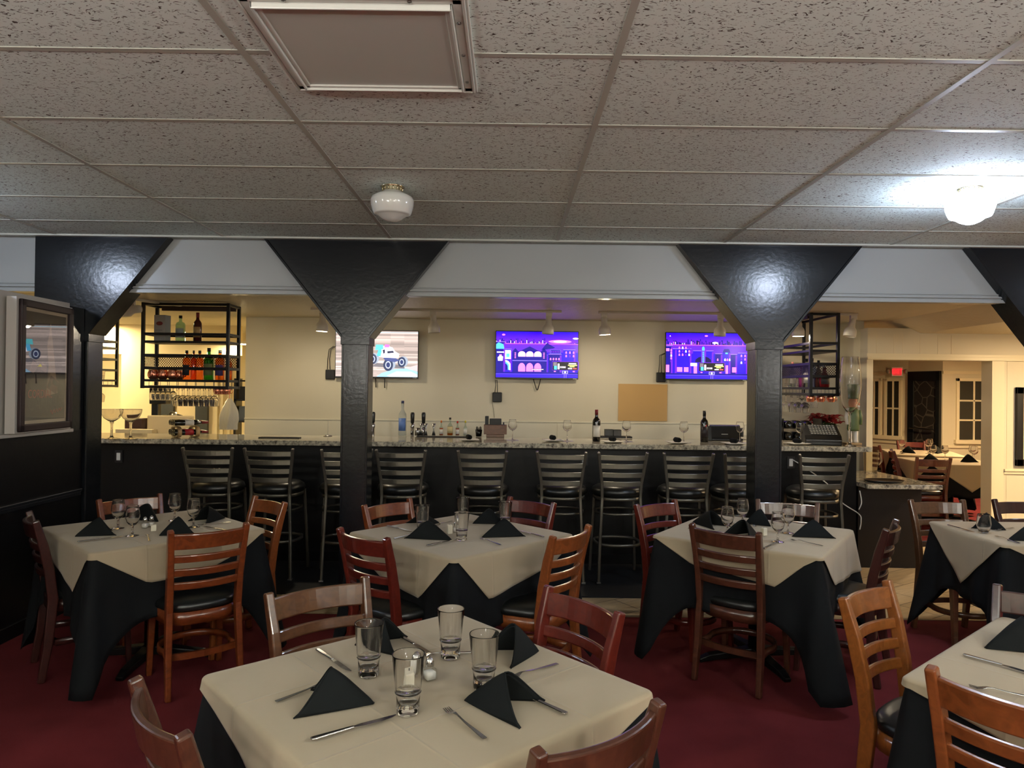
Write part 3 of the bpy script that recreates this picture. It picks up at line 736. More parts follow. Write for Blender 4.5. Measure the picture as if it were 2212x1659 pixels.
c2((1490,1135), (1644,1157), 'walnut ladder-back chair with its back to the camera in front of the third table', W_WALNUT)
c2((1915,1148), (1937,1126), 'espresso ladder-back chair seen edge-on at the right of the third table', W_DARK)
c2((1825,1300), (1925,1262), 'golden oak ladder-back chair pulled up to the lower right table', W_OAKD, False) if False else chair_w((1.50,2.80), (1.205,2.55), 'golden oak ladder-back chair pulled up to the left of the lower right table', W_OAK, G0)
chair_w((1.146,1.911), (1.385,1.625), 'brown ladder-back chair cut off at the lower right corner', W_OAKD, G0)
chair_w((2.15,2.46), (1.90,2.76), 'espresso ladder-back chair at the right edge behind the lower right table', W_DARK, G0)
chair_w((3.17,4.95), (2.80,4.93), 'brown ladder-back chair behind the table at the lower counter', W_BROWN, G0)
chair_w((3.80,4.98), (3.42,4.99), 'dark walnut ladder-back chair cut off by the right edge, against the cream wall', W_DARK, G0)
def cf(px0, py0, px1, py1, lab): return chair((px0,py0), (px1,py1), lab, W_CHERRY, 'ladder-back chairs in the room beyond the opening')
chair_w((4.73,8.18), (5.08,8.16), 'cherry ladder-back chair with its back to the opening of the far room', W_RED, 'ladder-back chairs in the room beyond the opening')
chair_w((5.07,9.40), (4.92,9.06), 'cherry ladder-back chair at the left side of the nearer far table', W_RED, 'ladder-back chairs in the room beyond the opening')
chair_w((5.45,9.52), (5.8,9.38), 'cherry ladder-back chair between the two tables of the far room', W_RED, 'ladder-back chairs in the room beyond the opening') if False else None
chair_w((5.16,10.35), (5.22,10.0), 'red ladder-back chair at the left end of the farther table, beside the glass pitcher', W_RED, 'ladder-back chairs in the room beyond the opening')
chair_w((6.42,10.95), (6.06,11.05), 'cherry ladder-back chair beyond the farther table, in front of the black door', W_RED, 'ladder-back chairs in the room beyond the opening')

# bar stools
labs = ['leftmost of the ladder-back metal bar stools', 'metal bar stool second from the left, behind the honey brown chair', 'metal bar stool half hidden behind the second post',
        'metal bar stool just right of the second post', 'metal bar stool behind the middle table', 'metal bar stool behind the dark red chair', 'metal bar stool sixth right of the post, in the gap between the tables',
        'metal bar stool behind the red chair of the third table', 'metal bar stool half hidden behind the right-hand post', 'rightmost metal bar stool, with the white cable behind it']
for i, (px, py, rz) in enumerate(((448,977,2), (580,977,-2), (749,977,14), (866,977,3), (1042,979,0), (1213,981,-4), (1346,982,2), (1488,984,-3), (1617,984,5), (1781,988,-2))):
    Yk = 5.86; p_ = PY(px, py, Yk)
    rr = R(rz); STOOL.put((p_.x - .245*math.sin(rr), Yk+.245*math.cos(rr), .012), rr, labs[i], 'metal bar stools along the bar')

# ================================================================ bar
def granite():
    m = bpy.data.materials.new('speckled_granite'); m.use_nodes = True; nt = m.node_tree; B = nt.nodes['Principled BSDF']; L = nt.links.new
    tc = nt.nodes.new('ShaderNodeTexCoord'); n = nt.nodes.new('ShaderNodeTexNoise'); n.inputs['Scale'].default_value = 26; n.inputs['Detail'].default_value = 9; n.inputs['Roughness'].default_value = .75
    rp = nt.nodes.new('ShaderNodeValToRGB'); e_ = rp.color_ramp.elements; e_[0].position = .36; e_[0].color = lin((52,48,44)); e_[1].position = .46; e_[1].color = lin((150,144,130))
    x = e_.new(.58); x.color = lin((204,196,172)); x = e_.new(.7); x.color = lin((232,226,204))
    L(tc.outputs['Object'], n.inputs['Vector']); L(n.outputs[0], rp.inputs[0]); L(rp.outputs[0], B.inputs['Base Color']); B.inputs['Roughness'].default_value = .08; B.inputs['Specular IOR Level'].default_value = .7
    return m
GRAN = granite()
struct('floor_mat', MB().box(-6, 1.35, 5.51, 6.53, .0, .012), mat('black_rubber_mat', (20,21,23), .7))
e = empty('bar', (0,0,0), 0, 'long bar with black panelled front and speckled granite top', 'bar')
XR = PY(1850, 1000, 6.55).x
p = MB(); p.box(-6, XR, 6.55, 6.62, 0, ZB-.045); p.box(XR-.07, XR, 6.62, 7.9, 0, ZB-.045); p.box(-6, XR, 6.54, 6.55, .0, .1)
p.build('bar_front', BLACKPANEL, e)
p = MB(); p.box(-6, XR+.08, 6.42, 7.15, ZB-.045, ZB); p.box(2.45, XR+.08, 7.15, 7.95, ZB-.045, ZB)
p.build('bar_top', GRAN, e, bevel=.006)
p = MB(); p.box(-6, 2.45, 7.15, 7.24, ZB-.10, ZB-.006); p.build('service_ledge', BLACK, e)
e = empty('service_counter', (0,0,0), 0, 'lower granite counter with black cabinet at the right end of the bar', 'counter')
p = MB(); p.box(XR+.02, 3.82, 6.55, 7.45, 0, .745); p.build('cabinet', mat('dark_brown_cabinet', (24,19,17), .4), e)
zc = .79; p = MB(); p.prism([(XR+.01, 6.36), (3.90, 6.36), (3.86, 7.5), (XR+.01, 7.5)], zc-.04, zc, 'xy'); p.build('counter_top', GRAN, e, bevel=.004)
# outlets on the bar front
OUT = mat('outlet_black', (24,24,25), .4)
def outlet(px, py, Y, label, white=False):
    q = PY(px, py, Y); e_ = empty('wall_outlet', (q.x, Y, q.z), 0, label, 'outlet')
    MB().box(-.035,.035,-.008,0,-.057,.057).build('cover_plate', OUT, e_, bevel=.003)
    MB().box(-.017,.017,-.012,-.006,-.034,.034).build('receptacle', WHITEPL, e_, bevel=.002)
outlet(257, 986, 6.548, 'black outlet plate with white socket at the left end of the bar front')
outlet(1262, 992, 6.548, 'black outlet plate between the sixth and seventh stools')
outlet(1708, 999, 6.548, 'black outlet plate with white plug beside the right-hand post')
def cable(path, r, m, label, name='power_cable', cat='cable'):
    P = [Vector(p) for p in path]; out = []
    for i in range(len(P)-1):
        p0, p1, p2, p3 = P[max(i-1, 0)], P[i], P[i+1], P[min(i+2, len(P)-1)]
        for k in range(6):
            t_ = k/6; out.append(.5*((2*p1)+(-p0+p2)*t_+(2*p0-5*p1+4*p2-p3)*t_*t_+(-p0+3*p1-3*p2+p3)*t_**3))
    out.append(P[-1])
    return tag(MB().tube(out, r, 6).build(name, m), label, cat)
q = lambda px, py, Y: tuple(PY(px, py, Y))
MB()
o = cable([q(1712,993,6.53), q(1742,1012,6.52), q(1790,1048,6.52), q(1818,1085,6.50), q(1855,1110,6.46), q(1860,1126,6.45), q(1857,1144,6.45)], .005, WHITEPL, 'white cable running from the bar outlet behind the rightmost stool')
o = cable([q(1857,1060,6.50), q(1861,1085,6.47), q(1855,1101,6.46)], .005, WHITEPL, 'short white cable loop hanging at the end of the bar')
# ================================================================ tableware prototypes
def make_tumbler():
    e = empty('drinking_glass', (0,0,0), 0, 'x', 'glass')
    m = MB(); m.open = True
    m.lathe([(.030,.020),(.0315,.045),(.0325,.052),(.0335,.056),(.0425,.150),(.0432,.152),(.0425,.154),(.0410,.152),(.0320,.058),(.0300,.046),(.0285,.0248),(.001,.0248)], 28)
    m.build('glass_wall', GLASSB, e)
    MB().lathe([(.027,0),(.030,.003),(.0305,.019),(.028,.024),(.001,.0225)], 28).build('glass_base', GLASSB, e)
    MB().lathe([(.0332,.0535),(.0348,.055),(.0348,.057),(.0332,.0585)], 28).build('glass_ring', GLASSB, e)
    return e
def make_goblet(h=.168, rb=.038, rim=.031, nm='water_goblet', stem=.055):
    e = empty(nm, (0,0,0), 0, 'x', 'glass')
    m = MB(); m.open = True
    b0 = stem; hb = h-stem
    m.lathe([(.006,b0),(.018,b0+.006),(rb*.8,b0+hb*.2),(rb,b0+hb*.45),(rb*.97,b0+hb*.65),(rim,h-.004),(rim+.0004,h-.001),(rim-.0008,h),(rim-.0020,h-.001),(rim-.0018,h-.004),(rb*.97-.002,b0+hb*.65),(rb-.002,b0+hb*.45),(rb*.78,b0+hb*.22),(.012,b0+.010),(.001,b0+.0095)], 28)
    m.build('bowl', GLASSB, e)
    MB().lathe([(.034,0),(.034,.002),(.012,.007),(.006,.014),(.0055,.022),(.0095,.028),(.0055,.034),(.006,b0-.004),(.012,b0+.004),(.001,b0+.009)], 24).build('stem', GLASSB, e)
    return e
def make_wine(h=.205, rb=.043, rim=.033, stem=.095):
    e = empty('wine_glass', (0,0,0), 0, 'x', 'glass')
    m = MB(); m.open = True; hb = h-stem
    m.lathe([(.004,stem),(.02,stem+.006),(rb*.85,stem+hb*.22),(rb,stem+hb*.38),(rb*.93,stem+hb*.6),(rim+.0003,h-.003),(rim,h-.0006),(rim-.0006,h),(rim-.0012,h-.0006),(rim-.0012,h-.003),(rb*.93-.0015,stem+hb*.6),(rb-.0015,stem+hb*.38),(.018,stem+.009),(.001,stem+.008)], 26)
    m.build('bowl', GLASS, e)
    MB().lathe([(.036,0),(.036,.0015),(.010,.005),(.004,.014),(.0035,stem-.012),(.006,stem),(.001,stem+.004)], 20).build('stem', GLASSB, e)
    return e
TUMBLER, GOBLET, WINE = Proto(make_tumbler()), Proto(make_goblet()), Proto(make_wine())

def make_napkin():
    """square of cloth folded to a tent: ridge falls to a point, front stands open"""
    def sheet(k, dz=0):
        def fn(u, v):
            s = 2*v-1; uu = u**.9
            wd = .084*uu*k+.004; hh = .108*(uu**.8)*k
            bul = 1+.10*math.sin(math.pi*u)
            a_ = abs(s); y = -.105+.21*u - .085*((1-a_)**.75)*u**1.5
            ar = (math.sqrt(a_*a_+.02)-.1414)/(math.sqrt(1.02)-.1414); z = hh*bul*(1-ar**1.12)*(1 - .05*math.sin(9*u)*a_*(1-a_))+dz
            return (math.copysign(wd*(a_**.85), s), y, max(z, .001))
        return fn
    e = empty('folded_napkin', (0,0,0), 0, 'x', 'napkin')
    m = MB(); m.grid(sheet(1), 16, 24); o = m.build('outer_fold', NAPKIN, e, solid=.0035)
    m = MB(); m.grid(sheet(.93), 16, 24); o = m.build('inner_fold', NAPKIN, e, solid=.003)
    m = MB(); m.tube([Vector(sheet(1)(1, j/24))+Vector((0,-.001,.0)) for j in range(25)], .0026, 6); m.build('hem', NAPKIN, e)
    return e
NAP = Proto(make_napkin())
def napkin(back, front, label, scale=1, wide=1, z=ZTOP):
    a = PZ(back[0], back[1], z); b = PZ(front[0], front[1], z); d = b-a
    o = NAP.put(((a.x+b.x)/2, (a.y+b.y)/2, z+.0025), math.atan2(d.y, d.x)-math.pi/2, label, 'black napkins folded into tents')
    s = d.length/.205; o.scale = (wide, s, scale*.88); return o

def make_fork():
    e = empty('fork', (0,0,0), 0, 'x', 'fork')
    m = MB(); P = [(0,-.095,.003),(0,-.06,.004),(0,0,.006),(0,.035,.010),(0,.05,.010),(0,.062,.006)]
    m.sweep(P, [.013,.011,.006,.005,.010,.021], .0026, side=(1,0,0)); m.build('handle', SILVER, e, bevel=.001)
    m = MB()
    for x in (-.0085,-.0028,.0028,.0085): m.sweep([(x,.060,.006),(x,.075,.003),(x*.95,.095,.006)], [.0036,.0032,.0018], .0018, side=(1,0,0))
    m.build('tines', SILVER, e)
    return e
def make_knife():
    e = empty('table_knife', (0,0,0), 0, 'x', 'knife')
    m = MB(); m.sweep([(0,-.11,.005),(0,-.10,.005),(0,-.03,.005),(0,.0,.005)], [.013,.015,.011,.009], .0065, side=(1,0,0)); m.build('handle', SILVER, e, bevel=.0025)
    m = MB(); m.sweep([(0,.0,.005),(.001,.02,.005),(.002,.07,.004),(.001,.10,.004),(-.002,.115,.004)], [.009,.015,.017,.012,.003], .0016, side=(1,0,0)); m.build('blade', SILVER, e)
    return e
FORK, KNIFE = Proto(make_fork()), Proto(make_knife())
def flat_item(pr, a, b, label, grp, z=ZTOP, L=None):
    """handle end a, tip b (one may be hidden under a napkin)"""
    A = PZ(a[0], a[1], z); B_ = PZ(b[0], b[1], z); d = B_-A
    c_ = A + d.normalized()*(.10)
    return pr.put((c_.x, c_.y, z+.0035), math.atan2(d.y, d.x)-math.pi/2, label, grp)
def fork(a, b, l): return flat_item(FORK, a, b, l, 'table forks')
def knife(a, b, l): return flat_item(KNIFE, a, b, l, 'table knives')
def put_px(pr, px, py, label, group=None, z=ZTOP, rz=0, dz=.002):
    p_ = PZ(px, py, z); o = pr.put((p_.x, p_.y, z+dz), rz, label, group); return o
GT, GG = 'tall tumblers', 'stemmed water goblets'

# table 0
put_px(TUMBLER, 796, 1460, 'tall clear tumbler in front of the brown chair, left on the nearest table', GT)
put_px(TUMBLER, 881, 1541, 'tall clear tumbler nearest the camera, beside the knife', GT)
put_px(TUMBLER, 973, 1421, 'tall clear tumbler farthest back on the nearest table', GT)
put_px(TUMBLER, 1045, 1487, 'tall clear tumbler beside the two black napkins at the right of the nearest table', GT)
napkin((806,1522), (655,1522), 'black napkin tent opening to the left, on the left half of the nearest table')
napkin((1006,1515), (1150,1545), 'black napkin tent with its dark hollow facing right, nearest the camera')
napkin((1162,1408), (1075,1425), 'black napkin tent at the back right of the nearest table', 1.05)
napkin((768,1395), (868,1398), 'black napkin tent half hidden behind the left tumbler', .95)
knife((688,1410), (752,1452), 'table knife lying before the brown chair, left of the left tumbler')
knife((680,1602), (852,1552), 'table knife along the front edge of the nearest table')
knife((1218,1546), (1146,1513), 'table knife with only its ribbed handle showing beside the right napkin')
knife((862,1378), (905,1402), 'table knife at the far corner behind the hidden napkin')
fork((1050,1603), (957,1532), 'table fork in front of the right napkin with its tines up and left')
fork((592,1522), (738,1470), 'table fork poking out from under the left napkin')
fork((1207,1437), (1118,1465), 'table fork by the back right napkin, handle to the right')
fork((1030,1412), (955,1418), 'table fork behind the row of tumblers')
def make_shaker():
    e = empty('salt_shaker', (0,0,0), 0, 'x', 'shaker')
    m = MB(); m.lathe([(.022,0),(.024,.003),(.0235,.026),(.020,.033),(.012,.037),(.011,.040)], 4); m.build('glass_body', THIN, e, bevel=.003)
    m = MB(); m.lathe([(.018,.003),(.0185,.024),(.014,.026),(.001,.026)], 4); m.build('salt_fill', mat('white_salt', (232,230,224), .8), e)
    m = MB(); m.lathe([(.0115,.038),(.0125,.040),(.0125,.050),(.0105,.058),(.005,.064),(.001,.066)], 16); m.build('shaker_cap', SILVER, e)
    return e
SH = Proto(make_shaker())
put_px(SH, 928, 1469, 'glass salt shaker with steel cap beside the tumblers of the nearest table', 'salt and pepper shakers', rz=.6)
o = put_px(SH, 897, 1469, 'second glass shaker, seen through the nearest tumbler', 'salt and pepper shakers', rz=.2)
def candle(px, py, h, label, z=ZTOP):
    p_ = PZ(px, py, z); e_ = empty('tealight_block', (p_.x, p_.y, z+.001), .4, label, 'candle')
    MB().box(-.014,.014,-.014,.014,0,h).build('block', mat('ivory_wax', (232,226,204), .5), e_, bevel=.003)
    MB().tube([(0,0,h-.001),(0,0,h+.004)], .0012, 5).build('wick', BLACK, e_)
candle(884, 1502, .055, 'small ivory block candle behind the nearest tumbler')
# table 2
for (x, y, l) in ((912,1148,'tall tumbler behind the left napkins of the middle table'), (1000,1128,'tall tumbler farthest back on the middle table'),
                  (997,1167,'tall tumbler at the centre of the middle table'), (1091,1138,'tall tumbler behind the right napkins of the middle table')):
    put_px(TUMBLER, x, y, l, GT)
napkin((975,1168), (893,1158), 'black napkin tent front left on the middle table')
napkin((1042,1162), (1118,1154), 'black napkin tent front right on the middle table')
napkin((1022,1132), (1078,1128), 'black napkin tent back right on the middle table', .95)
napkin((948,1130), (890,1136), 'black napkin tent half hidden behind the front left one on the middle table', .7)
knife((925,1181), (990,1167), 'table knife before the front left napkin of the middle table')
knife((838,1139), (890,1150), 'table knife at the left of the middle table')
knife((1172,1162), (1120,1148), 'table knife at the right of the middle table')
fork((1083,1180), (1025,1162), 'table fork at the front of the middle table')
fork((850,1166), (905,1155), 'table fork at the left of the middle table')
fork((978,1127), (945,1137), 'table fork at the back of the middle table')
candle(971, 1153, .052, 'ivory block candle at the centre of the middle table')
put_px(SH, 985, 1150, 'glass shaker beside the candle on the middle table', 'salt and pepper shakers', rz=.3)
# table 1
for (x, y, l) in ((255,1142,'stemmed water goblet farthest left on the left wall table'), (286,1158,'stemmed water goblet nearest the camera on the left wall table'),
                  (377,1125,'stemmed water goblet farthest back on the left wall table'), (418,1139,'stemmed water goblet at the right on the left wall table')):
    put_px(GOBLET, x, y, l, GG)
napkin((163,1160), (246,1152), 'black napkin tent at the left on the left wall table')
napkin((345,1158), (410,1150), 'black napkin tent at the front on the left wall table')
napkin((340,1128), (302,1118), 'black napkin tent behind the goblets on the left wall table')
napkin((485,1120), (425,1130), 'black napkin tent at the right rear of the left wall table', .95)
knife((172,1173), (268,1161), 'table knife before the left napkin of the left wall table')
knife((488,1149), (443,1140), 'table knife at the right of the left wall table')
fork((323,1172), (315,1150), 'table fork between the napkins of the left wall table')
fork((500,1130), (440,1136), 'table fork before the right rear napkin of the left wall table')
put_px(SH, 313, 1141, 'left glass shaker at the centre of the left wall table', 'salt and pepper shakers')
put_px(SH, 327, 1138, 'right glass shaker at the centre of the left wall table', 'salt and pepper shakers')
candle(332, 1147, .036, 'ivory block candle before the shakers of the left wall table')
# table 3
for (x, y, l) in ((1571,1157,'stemmed water goblet at the left on the third table'), (1604,1136,'stemmed water goblet farthest back on the third table'),
                  (1680,1171,'stemmed water goblet nearest the camera on the third table'), (1702,1152,'stemmed water goblet at the right rear on the third table')):
    put_px(GOBLET, x, y, l, GG)
napkin((1496,1130), (1560,1142), 'black napkin tent at the left of the third table')
napkin((1632,1152), (1588,1164), 'black napkin tent behind the walnut chair on the third table')
napkin((1664,1138), (1628,1130), 'black napkin tent at the back of the third table')
napkin((1712,1160), (1785,1158), 'black napkin tent at the right of the third table')
knife((1652,1187), (1680,1172), 'table knife at the front of the third table')
knife((1490,1144), (1556,1152), 'table knife at the left of the third table')
fork((1779,1182), (1708,1168), 'table fork at the right of the third table')
fork((1612,1128), (1632,1140), 'table fork at the back of the third table')
candle(1650, 1157, .045, 'white block candle at the centre of the third table')
# table 4, 5
p_ = PZ(2125, 1152, ZTOP)
e = empty('stemless_glass', (p_.x, p_.y, ZTOP+.002), 0, 'stemless clear glass in front of a black napkin, table by the lower counter', 'glass')
m = MB(); m.open = True; m.lathe([(.026,.008),(.036,.03),(.040,.055),(.037,.085),(.0332,.112),(.033,.1145),(.0324,.115),(.0318,.1145),(.0318,.112),(.0385,.055),(.034,.03),(.022,.0135),(.001,.0135)], 26); m.build('bowl', GLASS, e)
MB().lathe([(.024,0),(.026,.004),(.026,.009),(.001,.012)], 24).build('glass_base', GLASSB, e)
napkin((2172,1146), (2104,1138), 'black napkin tent behind the stemless glass')
napkin((2178,1168), (2260,1166), 'black napkin tent cut off by the right edge, table by the lower counter')
knife((2050,1137), (2095,1149), 'table knife at the far left of the table by the lower counter')
fork((2204,1176), (2150,1160), 'table fork at the front of the table by the lower counter')
fork((2190,1142), (2150,1148), 'table fork behind the stemless glass')
napkin((2130,1402), (2262,1398), 'large black napkin tent at the lower right corner of the photo', 1.05, 1.1)
knife((2088,1421), (2230,1460), 'table knife in front of the large napkin at the lower right')
fork((2275,1520), (2196,1506), 'table fork at the lower right edge of the photo')
# far room tables
for (x, y, l) in ((5.55,10.0,'left wine glass on the farther table of the far room'), (5.95,10.05,'middle wine glass on the farther table of the far room'), (6.15,10.35,'right wine glass on the farther table of the far room'),
                  (5.42,9.05,'left wine glass on the nearer table of the far room'), (5.53,8.98,'second wine glass on the nearer table of the far room'), (5.85,8.9,'third wine glass on the nearer table of the far room'), (5.93,9.06,'rightmost wine glass on the nearer table of the far room')):
    o = WINE.put((x, y, ZTOP), 0, l, 'wine glasses'); o.scale = (1,1,.95)
for (x, y, a, l) in ((5.72,10.1,.3,'left black napkin tent on the farther table of the far room'), (6.1,10.1,-.4,'right black napkin tent on the farther table of the far room'),
                     (5.3,8.88,1.2,'left black napkin tent on the nearer table of the far room'), (5.72,8.85,-1.3,'right black napkin tent on the nearer table of the far room')):
    NAP.put((x, y, ZTOP+.003), a, l, 'black napkins folded into tents')

# ================================================================ bottles
def bottle(px, py, zbase, Y, label, kind, body, cap, lab=None, h=.30, r=.037, liquid=None, on=None, rim=None, group=None):
    p_ = PY(px, py, Y); e_ = empty('bottle', (p_.x, Y, zbase), 0, label, 'bottle', group)
    n = 24; sx = sy = 1
    if kind == 'wine': pr = [(r*.9,0),(r,.004),(r,h*.62),(r*.86,h*.68),(r*.45,h*.75),(r*.37,h*.8),(r*.37,h*.97),(.001,h*.97)]
    elif kind == 'vodka': pr = [(r*.92,0),(r,.004),(r,h*.56),(r*.9,h*.63),(r*.5,h*.70),(r*.34,h*.75),(r*.33,h*.93),(.001,h*.93)]
    elif kind == 'square': pr = [(r*.95,0),(r,.004),(r,h*.66),(r*.85,h*.72),(r*.40,h*.76),(r*.33,h*.80),(r*.33,h*.9),(.001,h*.9)]; n = 8
    elif kind == 'round': pr = [(r*.9,0),(r,.006),(r*1.02,h*.3),(r*.95,h*.5),(r*.6,h*.62),(r*.36,h*.7),(r*.33,h*.9),(.001,h*.9)]
    else: pr = [(r*.9,0),(r,.003),(r,h*.5),(r*.8,h*.56),(r*.42,h*.64),(r*.38,h*.86),(.001,h*.86)]
    rn = pr[-2][0]
    MB().lathe(pr, n, sx=1, sy=1).build('bottle_body', body, e_)
    hc = pr[-2][1]
    if liquid:
        lz = h*.5 if kind != 'wine' else h*.55
        MB().lathe([(r*.88,.004),(r*.93,.008),(r*.93,lz),(.001,lz)], n).build('liquid', liquid, e_)
    MB().lathe([(rn*1.12,hc-h*.14 if kind=='wine' else hc-.002),(rn*1.12,h),(.001,h)], 16).build('bottle_cap', cap, e_)
    if lab:
        z0, z1 = (h*.14, h*.5)
        if kind == 'small': z0, z1 = h*.1, h*.42
        v = []; f = []; K = 10
        for j, z in enumerate((z0, z1)):
            for k in range(K+1):
                a = R(-90-62+124*k/K); v.append((r*1.02*math.cos(a), r*1.02*math.sin(a), z))
        for k in range(K): f.append((k, k+1, k+K+2, k+K+1))
        MB().add(v, f, True).build('bottle_label', lab, e_, solid=.0006)
    return e_
BGLASS = mat('dark_wine_glass', (10,12,9), .06, spec=.7, coat=.3)
LABW = mat('white_label', (226,222,210), .6); LABR = mat('red_label', (150,28,34), .5); LABC = mat('cream_label', (206,190,140), .6); LABB = mat('blue_label', (90,120,180), .5); LABD = mat('dark_label', (36,40,44), .5)
FROST = mat('frosted_glass', (226,232,230), .12, trans=.75, ior=1.2); CLEARB = thin_glass('clear_bottle_glass', (232,240,236))
AMBER = thin_glass('amber_spirit', (232,166,104)); GREENB = thin_glass('green_bottle_glass', (96,166,100)); RUBY = mat('ruby_spirit', (120,30,30), .1, trans=.4, ior=1.3)
CAPB = mat('black_cap', (18,18,18), .3); CAPR = mat('red_capsule', (110,22,26), .3); CAPO = mat('orange_cap', (220,120,40), .4); CAPY = mat('yellow_cap', (220,210,60), .4); CAPS = mat('silver_cap', (190,190,190), .3, metal=1)
def on_bar(px, py): p_ = PZ(px, py, ZB); return p_
def barb(px, py, *a, **k): p_ = PZ(px, py, ZB); return bottle(px, py, ZB+.001, p_.y, *a, **k)
barb(869, 941, 'tall frosted vodka bottle with blue label standing on the bar right of the second post', 'vodka', FROST, mat('blue_capsule', (40,50,90), .3), LABB, h=.355, r=.040)
barb(1288, 953, 'dark wine bottle with white label on the bar, left of the beige paper', 'wine', BGLASS, CAPR, LABW, h=.30, r=.038)
barb(1521, 955, 'dark wine bottle with small red label on the bar, in front of the cash screen', 'wine', BGLASS, CAPB, mat('charcoal_label', (34,26,28), .5), h=.30, r=.037)
# pointed red emblem on the dark bottle
pq = PZ(1521, 955, ZB); MB().prism([(-.004,.145),(.012,.150),(.012,.172)], -.0385, -.0375).build('red_emblem', mat('red_ink', (190,40,36), .5), bpy.data.objects['bottle.002'])
for (px, py, l, cap, liq, h) in ((953,941,'small hot sauce bottle with orange cap on the bar mat', CAPO, mat('orange_sauce', (190,84,40), .3), .155), (988,941,'small sauce bottle with red cap on the bar mat', mat('red_cap', (200,40,30), .4), mat('red_sauce', (150,60,40), .3), .150), (1005,941,'small sauce bottle with yellow cap on the bar mat', CAPY, LABW, .155)):
    barb(px, py, l, 'small', CLEARB, cap, LABW, h=h, r=.020, liquid=liq, group='small sauce bottles on the bar mat')
barb(972, 941, 'round-shouldered bitters bottle with round black stopper on the bar mat', 'round', CLEARB, CAPB, LABC, h=.185, r=.031, liquid=AMBER)
# bar mat and tools
p0, p1 = PZ(899, 944, ZB), PZ(1018, 944, ZB)
o = MB().box(p0.x, p1.x, p0.y-.01, p0.y+.09, ZB+.0005, ZB+.008).build('bar_mat', BLACK, bevel=.003); tag(o, 'black rubber bar mat under the jiggers and sauce bottles', 'mat')
def jigger(px, py, label, h=.12):
    p_ = PZ(px, py, ZB); MBo = MB(); MBo.open = True
    o_ = MBo.lathe([(.019,0),(.006,h*.45),(.006,h*.5),(.021,h),(.0195,h),(.004,h*.53),(.004,h*.42),(.017,.002)], 18).build('jigger', STEEL, loc=(p_.x, p_.y+.03, ZB+.009)); tag(o_, label, 'jigger', 'steel jiggers on the bar mat')
jigger(909, 943, 'left steel jigger beside the tap handle'); jigger(919, 943, 'middle steel jigger, touching the left one'); jigger(936, 943, 'right steel jigger, standing alone on the mat')
p_ = PZ(901, 943, ZB); m = MB(); m.open = True
tag(m.lathe([(.026,0),(.027,.075),(.0255,.075),(.0245,.003),(.001,.003)], 20).build('steel_cup', STEEL, loc=(p_.x, p_.y+.03, ZB+.009)), 'small steel cup at the left end of the bar mat', 'cup')
for (px, lab) in ((806, 'black beer tap handle just right of the second post'), (891, 'black beer tap handle right of the vodka bottle'), (915, 'black beer tap handle behind the jiggers')):
    p_ = PY(px, 906, 7.32); e_ = empty('beer_tap', (p_.x, 7.32, ZB-.05), 0, lab, 'beer tap', 'beer taps behind the bar')
    MB().lathe([(.012,.17),(.018,.18),(.022,.27),(.016,.285),(.001,.287)], 14).build('tap_handle', CAPB, e_)
    m = MB(); m.lathe([(.02,0),(.016,.01),(.016,.12),(.022,.13),(.022,.16),(.012,.17)], 14); m.tube([(0,-.0,.12),(0,-.05,.12),(0,-.06,.09),(0,-.06,.06)], .010, 8); m.build('tap_body', SILVER, e_)
p_ = PZ(1034, 943, ZB); e = empty('straw_cup', (p_.x, p_.y, ZB+.001), 0, 'black plastic cup of straws left of the wooden caddy', 'straw cup')
m = MB(); m.open = True; m.lathe([(.028,0),(.036,.07),(.034,.07),(.026,.004),(.001,.004)], 18); m.build('cup', CAPB, e)
m = MB()
for k in range(12): a = k*.52; m.tube([(.012*math.cos(a), .012*math.sin(a), .005), (.026*math.cos(a), .026*math.sin(a), .09+.006*(k % 3))], .0028, 5)
tag(m.build('straws', CAPB, e), None, None)
p_ = PZ(1070, 944, ZB); e = empty('napkin_caddy', (p_.x, p_.y, ZB+.001), 0, 'brown wooden caddy holding black menus on the bar under the second television', 'caddy')
WDB = wood('caddy_wood', (86,50,34), (112,70,48), .4)
MB().box(-.09,.09,-.06,.06,0,.03).build('caddy_foot', WDB, e, bevel=.003); m = MB(); m.box(-.115,.115,-.075,-.06,.03,.125); m.box(-.115,.115,.06,.075,.03,.125); m.box(-.115,-.10,-.06,.06,.03,.125); m.box(.10,.115,-.06,.06,.03,.125); m.box(-.1,.1,-.06,.06,.03,.04); m.build('caddy_box', WDB, e, bevel=.003)
m = MB(); m.box(-.105,-.07,-.05,.05,.04,.21); m.box(-.06,.06,-.045,.045,.04,.185); m.box(.075,.09,-.04,.0,.04,.15); m.build('menus', BLACK, e, bevel=.004)
p_ = PZ(1324, 946, ZB); e = empty('check_presenter', (p_.x, p_.y, ZB+.001), 0, 'black organiser box standing on a black tray behind the napkin roll', 'organiser')
MB().box(-.17,.19,-.05,.09,0,.018).build('tray', BLACK, e, bevel=.005); m = MB(); m.box(-.085,-.0,-.03,.05,.018,.088); m.box(.003,.082,-.03,.05,.018,.085); m.build('organiser_box', CAPB, e, bevel=.004)
p_ = PZ(1545, 948, ZB); e = empty('cash_screen', (p_.x+.01, 7.05, ZB+.001), 0, 'black touch screen till seen from behind on the bar', 'till')
m = MB(); m.prism([(-.165,.02),(.17,.02),(.15,.155),(-.15,.155)], -.01, .02, M=Matrix.Rotation(R(14), 4, 'X')); m.build('screen_back', CAPB, e, bevel=.006)
m = MB(); m.prism([(-.20,0),(-.13,0),(-.14,.13),(-.175,.15)], -.06, .12); m.box(-.16,.19,-.02,.14,0,.02); m.box(.165,.19,-.03,.05,.04,.10); m.build('screen_stand', BLACK, e, bevel=.005)
m = MB()
for k in range(6): m.box(-.03+.011*k, -.023+.011*k, -.034, -.030, .062, .068)
m.build('faint_mark', WHITEPL, e)
